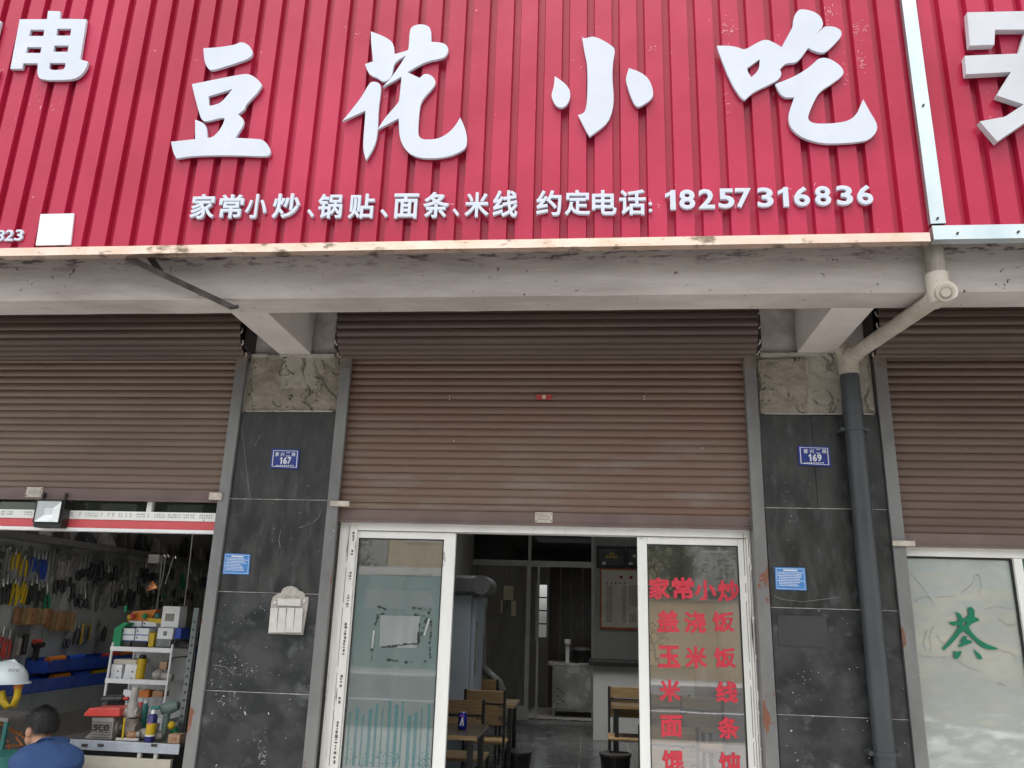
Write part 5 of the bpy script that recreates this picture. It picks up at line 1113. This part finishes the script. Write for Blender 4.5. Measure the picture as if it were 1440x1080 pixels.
# spray can
c_ = onc(808, YC+.04); sp = thing('spray_can', 'blue spray can with yellow label and white nozzle on the counter', 'spray can', c_); hz = g_(820, 375, YC+.04).z-ztc
MB().tube([c_+Vector((0, 0, .001)), c_+Vector((0, 0, hz)), c_+Vector((0, 0, hz+.015))], [.033, .033, .018], 20).build('can', mat('spray_blue', (.02, .02, .14, 1), rough=.3), sp); MB().tube([c_+Vector((0, 0, hz+.015)), c_+Vector((0, 0, hz+.042))], [.016, .012], 12).build('nozzle', m_whiteplastic, sp)
MB().tube([c_+Vector((0, 0, hz*.28)), c_+Vector((0, 0, hz*.74))], .0336, 20, caps=False).build('label_band', m_yellow, sp); MB().tube([c_+Vector((0, 0, hz*.22)), c_+Vector((0, 0, hz*.28))], .0337, 20, caps=False).build('white_band', m_platew, sp)
MB().ball(c_+Vector((0, -.026, hz*.72)), .012, 10, 8, (1.1, .9, .8)).build('pink_disc', mat('pink_print', (.5, .12, .3, 1), rough=.4), sp)
MB().tube([c_+Vector((-.03, .02, hz+.05)), c_+Vector((.03, .02, hz+.055))], .012, 8).build('trigger', m_teal, sp)
# drill press like green tool
dg_ = thing('rotary_drill', 'dull green rotary drill standing at the counter right end', 'drill', onc(960, YC+.12)); Y_ = YC+.12
MB().tube([g_(950, 300, Y_), g_(1060, 270, Y_), g_(1130, 260, Y_)], [.038, .044, .028], 14).build('motor', m_dullgreen, dg_); MB().tube([g_(1000, 320, Y_), g_(965, 560, Y_), Vector((g_(930, 600, Y_).x, Y_, ztc+.02))], [.026, .02, .03], 12).build('handle', m_dullgreen, dg_)
MB().tube([Vector((g_(900, 600, Y_).x, Y_-.03, ztc+.025)), Vector((g_(960, 600, Y_).x, Y_-.02, ztc+.03))], .026, 12).build('chuck', m_grinder, dg_); MB().ball(g_(1050, 480, Y_), .028, 8, 6).build('yellow_knob', m_yellow, dg_)
c_ = onc(1095, YC+.02); o = thing('cardboard_box', 'small open cardboard box at the counter corner', 'box', c_)
MB().box(c_.x-.042, c_.x+.042, YC+.0, YC+.08, ztc+.001, ztc+.06).build('body', m_card, o, bevel=.002); MB().box(c_.x-.02, c_.x+.02, YC-.0015, YC-.0003, ztc+.015, ztc+.04).build('print', m_copper, o)
for i, (x, y, m_, lab) in enumerate(((360, 190, m_tooldark, 'black tangled tool above the red cover'), (700, 250, m_coral, 'small red white bottle behind the spray can'), (755, 265, m_teal, 'small turquoise bottle beside the red one'), (1090, 520, m_greenp, 'green spool behind the cardboard box'))):
    Y_ = YC+.28; c_ = g_(x, y, Y_); o = thing(('cordless_drill', 'small_bottle', 'small_bottle', 'wire_spool')[i], lab, ('drill', 'bottle', 'bottle', 'spool')[i], (c_.x, Y_, ztc))
    if i == 0: MB().tube([c_+Vector((-.06, 0, 0)), c_+Vector((.10, 0, .01))], .026, 10).bar(c_+Vector((-.02, 0, 0)), c_+Vector((-.05, 0, -.12)), .04, .035).build('body', m_, o); MB().tube([c_+Vector((.10, 0, .01)), c_+Vector((.14, 0, .012))], .014, 8).build('chuck', m_coral, o)
    else: MB().tube([Vector((c_.x, Y_, ztc+.001)), c_, c_+Vector((0, 0, .02))], [.024, .024, .012], 12).build('body', m_, o); MB().tube([c_+Vector((0, 0, .02)), c_+Vector((0, 0, .04))], .013, 10).build('cap', m_whiteplastic, o)

# hard hat, yellow hose, teal stand, blue back crate
YH = .9; h = at(14, 960, Y=YH); hh = thing('hard_hat', 'white hard hat with small emblem at the left edge', 'helmet', (h.x-.05, YH, h.z))
c_ = Vector((h.x-.04, YH, h.z)); MB().ball(c_, .145, 24, 12, (1.12, .95, 1.08), 0).build('shell', m_helmet, hh); MB().tube([c_+Vector((0, 0, -.003)), c_+Vector((0, 0, .008))], [.178, .168], 28).add([], []).build('brim', m_helmet, hh)
MB().tube([c_+Vector((-.12, 0, .03)), c_+Vector((-.06, 0, .14)), c_+Vector((.04, 0, .158)), c_+Vector((.13, 0, .08))], .012, 8).build('ridge', m_helmet, hh)
e = MB(); q = at(20, 943, Y=YH-.13)
for k in range(3): e.tube([q+Vector((-.03+.026*k+math.cos(a)*.010, -.004+.006*k, math.sin(a)*.010)) for a in [i*PI/4 for i in range(8)]], .0022, 5)
e.build('emblem', m_ink, hh)
hc = thing('yellow_hose', 'yellow hose loop hanging below the white hard hat', 'hose', at(15, 992, Y=YH)); q = [at(x, y, Y=YH) for x, y in ((26, 964), (24, 980), (19, 992), (10, 994), (4, 986), (2, 972))]
MB().tube(q, .026, 12).build('hose', m_yellow, hc); MB().tube([q[0]+Vector((0, 0, .03)), q[0]-Vector((0, 0, .02))], .032, 12).build('coupler', m_orange, hc)
ts = thing('steel_stand', 'teal steel stand at the far left behind the person', 'stand', at(10, 1060, Y=1.0)); A_ = at(10, 1015, Y=1.0)
for dx, dy in ((0, 0), (-.5, 0), (0, .35), (-.5, .35)): box('post', m_teal, A_.x+dx-.014, A_.x+dx+.014, 1.0+dy-.014, 1.0+dy+.014, .002, A_.z, ts)
MB().box(A_.x-.52, A_.x+.02, .98, 1.38, A_.z+.001, A_.z+.03).build('top', m_grinder, ts)
b = MB(); r = random.Random(12)
for k in range(9): p_ = at(r.uniform(12, 34), r.uniform(1010, 1050), Y=1.1+.03*k); b.tube([p_, p_+Vector((r.uniform(-.2, .2), 0, r.uniform(-.08, .08)))], .006, 6)
tag(b.build('copper_wire_bundle', m_orange), 'loose orange wire bundle under the teal stand', 'wire')
q = at(14, 1070, Y=.75); t = thing('teal_bucket', 'teal plastic bucket in front of the teal stand', 'bucket', (q.x, .75, 0)); MB().tube([(q.x, .75, .002), (q.x, .75, at(14, 1062, Y=.75).z)], [.12, .17], 20).build('body', m_teal, t); MB().tube([(q.x, .75, at(14, 1062, Y=.75).z), (q.x, .75, at(14, 1059, Y=.75).z)], .178, 20).build('rim', m_teal, t)
# hanging grey extras right of rack: vertical dark shelf posts
q = at(262, 960, Y=.9); o = thing('slotted_upright', 'perforated steel upright at the right of the rack', 'upright', (q.x, .9, 0)); MB().box(q.x-.02, q.x+.02, .9, .93, .002, 1.55).build('strip', m_case, o)
b = MB()
for k in range(20): b.tube([(q.x, .896, .4+k*.055), (q.x, .9005, .4+k*.055)], .008, 8)
b.build('holes', m_ink, o)

# ------------------------------------------------------------------ person (back turned, crouching in the hardware shop doorway)
def skin_mesh(name, verts, edges, radii, m, parent, root=0, sub=2, disp=0):
    me = bpy.data.meshes.new(name); o_ = worg(parent); me.from_pydata([tuple(Vector(v)-o_) for v in verts], edges, []); ob = bpy.data.objects.new(name, me); COL.objects.link(ob)
    sm = ob.modifiers.new('s', 'SKIN'); sm.use_smooth_shade = True
    for i, rr in enumerate(radii): me.skin_vertices[0].data[i].radius = rr if isinstance(rr, tuple) else (rr, rr)
    me.skin_vertices[0].data[root].use_root = True
    sb = ob.modifiers.new('b', 'SUBSURF'); sb.levels = sub; sb.render_levels = sub
    dg = bpy.context.evaluated_depsgraph_get(); m2 = bpy.data.meshes.new_from_object(ob.evaluated_get(dg)); bpy.data.objects.remove(ob)
    m2.name = name
    if disp:
        for v in m2.vertices: v.co += v.normal*(disp*noise.fractal(v.co*9, .8, 2, 3))
    m2.materials.clear(); m2.materials.append(m)
    for p_ in m2.polygons: p_.use_smooth = True
    o2 = bpy.data.objects.new(name, m2); COL.objects.link(o2); o2.parent = parent; return o2
hc_ = at(59, 1021, Y=.30); H = Vector(hc_)          # head centre
fdir = Vector((-.94, .30, -.14)).normalized()         # the head is turned to the left; the torso faces into the shop
ps = thing('person', 'person with short dark hair in a blue t-shirt, crouching with back turned', 'person', (H.x+.05, .25, 0))
tdir = Vector((-.50, .86, -.1)).normalized(); side = Vector((.88, .47, 0)).normalized(); hside = Vector((.30, .94, 0)).normalized()
NK = H+Vector((.050, -.045, -.115)); SH0 = NK+Vector((.06, -.03, -.035)); PV = Vector((SH0.x+.12, SH0.y-.02, .20)); CH = SH0.lerp(PV, .35)
sL, sR = SH0-side*.135+Vector((0, 0, -.075)), SH0+side*.165+Vector((0, 0, -.045))
eL, eR = sL+tdir*.18+Vector((0, 0, -.20)), sR+tdir*.18+Vector((0, 0, -.2)); hL, hR = eL+tdir*.22+Vector((0, 0, .0)), eR+tdir*.22
kL, kR = PV-side*.16+tdir*.38+Vector((0, 0, .22)), PV+side*.16+tdir*.38+Vector((0, 0, .22)); fL, fR = kL-tdir*.10+Vector((0, 0, -.36)), kR-tdir*.10+Vector((0, 0, -.36))
fL.z = fR.z = .05; tL, tR = fL+tdir*.16, fR+tdir*.16
V_ = [PV, CH, SH0, NK, H-Vector((0, 0, .05))+fdir*.005, H+Vector((0, 0, .0)), H+Vector((0, 0, .07)), sL, eL, hL, sR, eR, hR, kL, fL, tL, kR, fR, tR]
E_ = [(0, 1), (1, 2), (2, 3), (3, 4), (4, 5), (5, 6), (2, 7), (7, 8), (8, 9), (2, 10), (10, 11), (11, 12), (0, 13), (13, 14), (14, 15), (0, 16), (16, 17), (17, 18)]
R_ = [.12, .11, .05, .052, .078, .090, .060, .05, .036, .028, .05, .036, .028, .07, .045, .035, .07, .045, .035]
bd_ = skin_mesh('body', V_, E_, R_, m_skin, ps, disp=.002)
# ear, nose, jaw as small shapes on the head
b = MB(); Fs = -hside
b.ball(H+Fs*.088-fdir*.0+Vector((0, 0, -.028)), .032, 10, 8, (.7, .5, 1.1)).ball(H+fdir*.098+Vector((0, 0, -.03)), .014, 8, 6, (1, 1, 1.3)).ball(H+fdir*.045+Vector((0, 0, -.075)), .062, 14, 10, (1, 1, .9)).ball(H+hside*.082+Vector((0, 0, -.022)), .028, 10, 8, (.45, .8, 1.05))
b.build('face_features', m_skin, ps)
# hair: dense shell over the top and back of the skull
b = MB(); vs = []; n, mm = 40, 22
for j in range(mm+1):
    for i in range(n):
        a = 2*PI*i/n; d0 = Vector((math.cos(a), math.sin(a), 0)); front = d0.dot(fdir); sd_ = abs(d0.dot(hside))
        tmax = PI*.66 if front < -.35 else (PI*.50 if sd_ > .75 else (PI*.56 if front < .3 else PI*.36))
        tmax += .05*fbm(d0.x*4, d0.y*4, 2)
        t = tmax*j/mm; rr = .1005+.002*fbm(math.cos(a)*3+j*.2, math.sin(a)*3, 5)
        vs.append(H+Vector((0, 0, .014))+Vector((math.sin(t)*d0.x, math.sin(t)*d0.y, math.cos(t)*1.03))*rr)
for _ in range(5200):
    k = r.randrange(len(vs)); p_ = Vector(vs[k])+Vector((r.gauss(0, .005), r.gauss(0, .005), r.gauss(0, .005))); nn = (p_-H).normalized()
    dn = (Vector((0, 0, -1))-nn*(-nn.z)+fdir*-.2+Vector((r.gauss(0, .35), r.gauss(0, .35), r.gauss(0, .35)))).normalized(); sdv = nn.cross(dn)*.0013
    p_ = p_+nn*.001; b.add([p_-sdv, p_+sdv, p_+dn*r.uniform(.012, .022)+nn*r.uniform(.002, .007)], [(0, 1, 2)])
b.add(vs, [(j*n+i, (j+1)*n+i, (j+1)*n+(i+1) % n, j*n+(i+1) % n) for j in range(mm) for i in range(n)], True); b.build('hair', m_hair, ps)
# shirt
Vs = [PV+Vector((0, 0, .0)), CH, SH0+Vector((0, -.01, -.01)), NK+Vector((.02, -.012, -.028)), sL, sL.lerp(eL, .75), sR, sR.lerp(eR, .75), PV.lerp(CH, .5)+Vector((.02, -.03, 0))]
skin_mesh('t_shirt', Vs, [(0, 8), (8, 1), (1, 2), (2, 3), (2, 4), (4, 5), (2, 6), (6, 7)], [.16, .165, .165, .098, .088, .070, .098, .070, .165], m_shirt, ps, disp=.014, sub=3)
skin_mesh('trousers', [PV, kL, kL.lerp(fL, .9), kR, kR.lerp(fR, .9)], [(0, 1), (1, 2), (0, 3), (3, 4)], [.15, .085, .06, .085, .06], m_trouser, ps)
MB().tube([(PV.x, PV.y, .002), (PV.x, PV.y, .07)], [.13, .12], 14).build('stool', m_teal, None) if False else None

# ------------------------------------------------------------------ right shop window
rw = thing('film_covered_window', 'right shop window with silver film and a green character', 'window', (2.5, .1, 0))
zt = at(1272, 769, Y=.08).z; x0 = 1.884; xm_ = at(1424, 800, Y=.09).x
box('head', m_alu, x0, 4.6, .06, .13, zt-.055, zt+.01, rw, bevel=.003)
a = at(1421, 780, Y=.09); mw = .050; box('mullion', m_alu, a.x, a.x+mw, .062, .128, 0, zt-.056, rw, bevel=.003)
b = MB().box(x0+.002, x0+.008, .085, .095, 0, zt-.056).box(a.x-.008, a.x-.001, .082, .095, 0, zt-.064).box(x0+.009, a.x-.009, .082, .095, zt-.066, zt-.0565); b.build('gasket', m_seal, rw)
# wrinkled silver film as a real, slightly bulging sheet
N, Mz = 60, 110; vs = []; b = MB(); fx0, fx1, fz0, fz1 = x0+.009, a.x-.009, 0.02, zt-.067
for j in range(Mz+1):
    for i in range(N+1):
        x = fx0+(fx1-fx0)*i/N; z = fz0+(fz1-fz0)*j/Mz; y = .10+.0030*fbm(x, z*1.6, 2.2)+.0011*fbm(x*1.2, z*3, 7); vs.append((x, y, z))
b.add(vs, [(j*(N+1)+i, j*(N+1)+i+1, (j+1)*(N+1)+i+1, (j+1)*(N+1)+i) for j in range(Mz) for i in range(N)], True); b.build('silver_film', m_silverfilm, rw)
box('pane', m_glass_g, a.x+mw+.002, 4.6, .095, .101, 0.02, zt-.057, rw); box('glazing_bar', m_alu, a.x+mw+.001, 4.6, .104, .12, at(1435, 822, Y=.1).z-.006, at(1435, 822, Y=.1).z+.004, rw)
r = random.Random(44)
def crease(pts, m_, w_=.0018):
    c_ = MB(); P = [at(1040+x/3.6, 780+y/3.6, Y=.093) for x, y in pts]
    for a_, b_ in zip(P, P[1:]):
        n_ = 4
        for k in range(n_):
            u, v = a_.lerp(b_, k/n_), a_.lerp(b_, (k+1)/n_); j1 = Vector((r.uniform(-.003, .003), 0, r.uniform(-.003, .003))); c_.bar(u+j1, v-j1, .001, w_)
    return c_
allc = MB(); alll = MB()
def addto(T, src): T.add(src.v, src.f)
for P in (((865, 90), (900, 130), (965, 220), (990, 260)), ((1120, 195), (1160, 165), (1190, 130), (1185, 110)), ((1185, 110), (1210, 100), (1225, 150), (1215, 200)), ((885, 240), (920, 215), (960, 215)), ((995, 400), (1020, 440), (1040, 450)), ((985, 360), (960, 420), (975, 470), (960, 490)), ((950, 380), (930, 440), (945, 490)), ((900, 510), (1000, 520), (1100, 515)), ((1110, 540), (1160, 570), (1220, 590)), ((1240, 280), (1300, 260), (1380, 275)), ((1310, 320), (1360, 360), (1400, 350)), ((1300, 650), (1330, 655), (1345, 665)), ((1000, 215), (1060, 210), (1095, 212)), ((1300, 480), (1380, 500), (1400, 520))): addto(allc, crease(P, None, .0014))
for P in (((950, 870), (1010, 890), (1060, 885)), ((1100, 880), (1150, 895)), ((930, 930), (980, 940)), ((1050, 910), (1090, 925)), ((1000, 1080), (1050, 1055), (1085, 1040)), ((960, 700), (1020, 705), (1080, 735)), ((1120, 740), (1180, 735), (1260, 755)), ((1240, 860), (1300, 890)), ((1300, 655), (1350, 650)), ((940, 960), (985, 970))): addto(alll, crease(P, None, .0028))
allc.build('crease', m_crease, rw); alll.build('crease_glint', m_creasel, rw)
for P in ([[(1092,288),(1120,300),(1130,325),(1150,318),(1163,300),(1155,275),(1170,262),(1192,280),(1190,315),(1210,322),(1215,335),(1180,345),(1160,365),(1175,390),(1200,420),(1245,450),(1312,475),(1290,484),(1235,475),(1190,435),(1140,385),(1120,395),(1090,435),(1035,485),(1027,475),(1070,425),(1100,385),(1115,358),(1080,360),(1062,345),(1075,338),(1108,340),(1108,315)], [(1132,343),(1152,340),(1142,360),(1132,362)]],
          [[(1140,408),(1152,415),(1150,430),(1178,435),(1175,448),(1150,455),(1120,468),(1108,468),(1112,455),(1130,445),(1118,440),(1128,425)]], [[(1085,485),(1100,495),(1125,485),(1120,510),(1100,530),(1088,525)]], [[(1185,475),(1200,490),(1225,510),(1230,528),(1210,530),(1195,500)]]):
    traced(P, 1040, 780, 3.6, .088, .002, m_green, rw, 'character_stroke', 1)
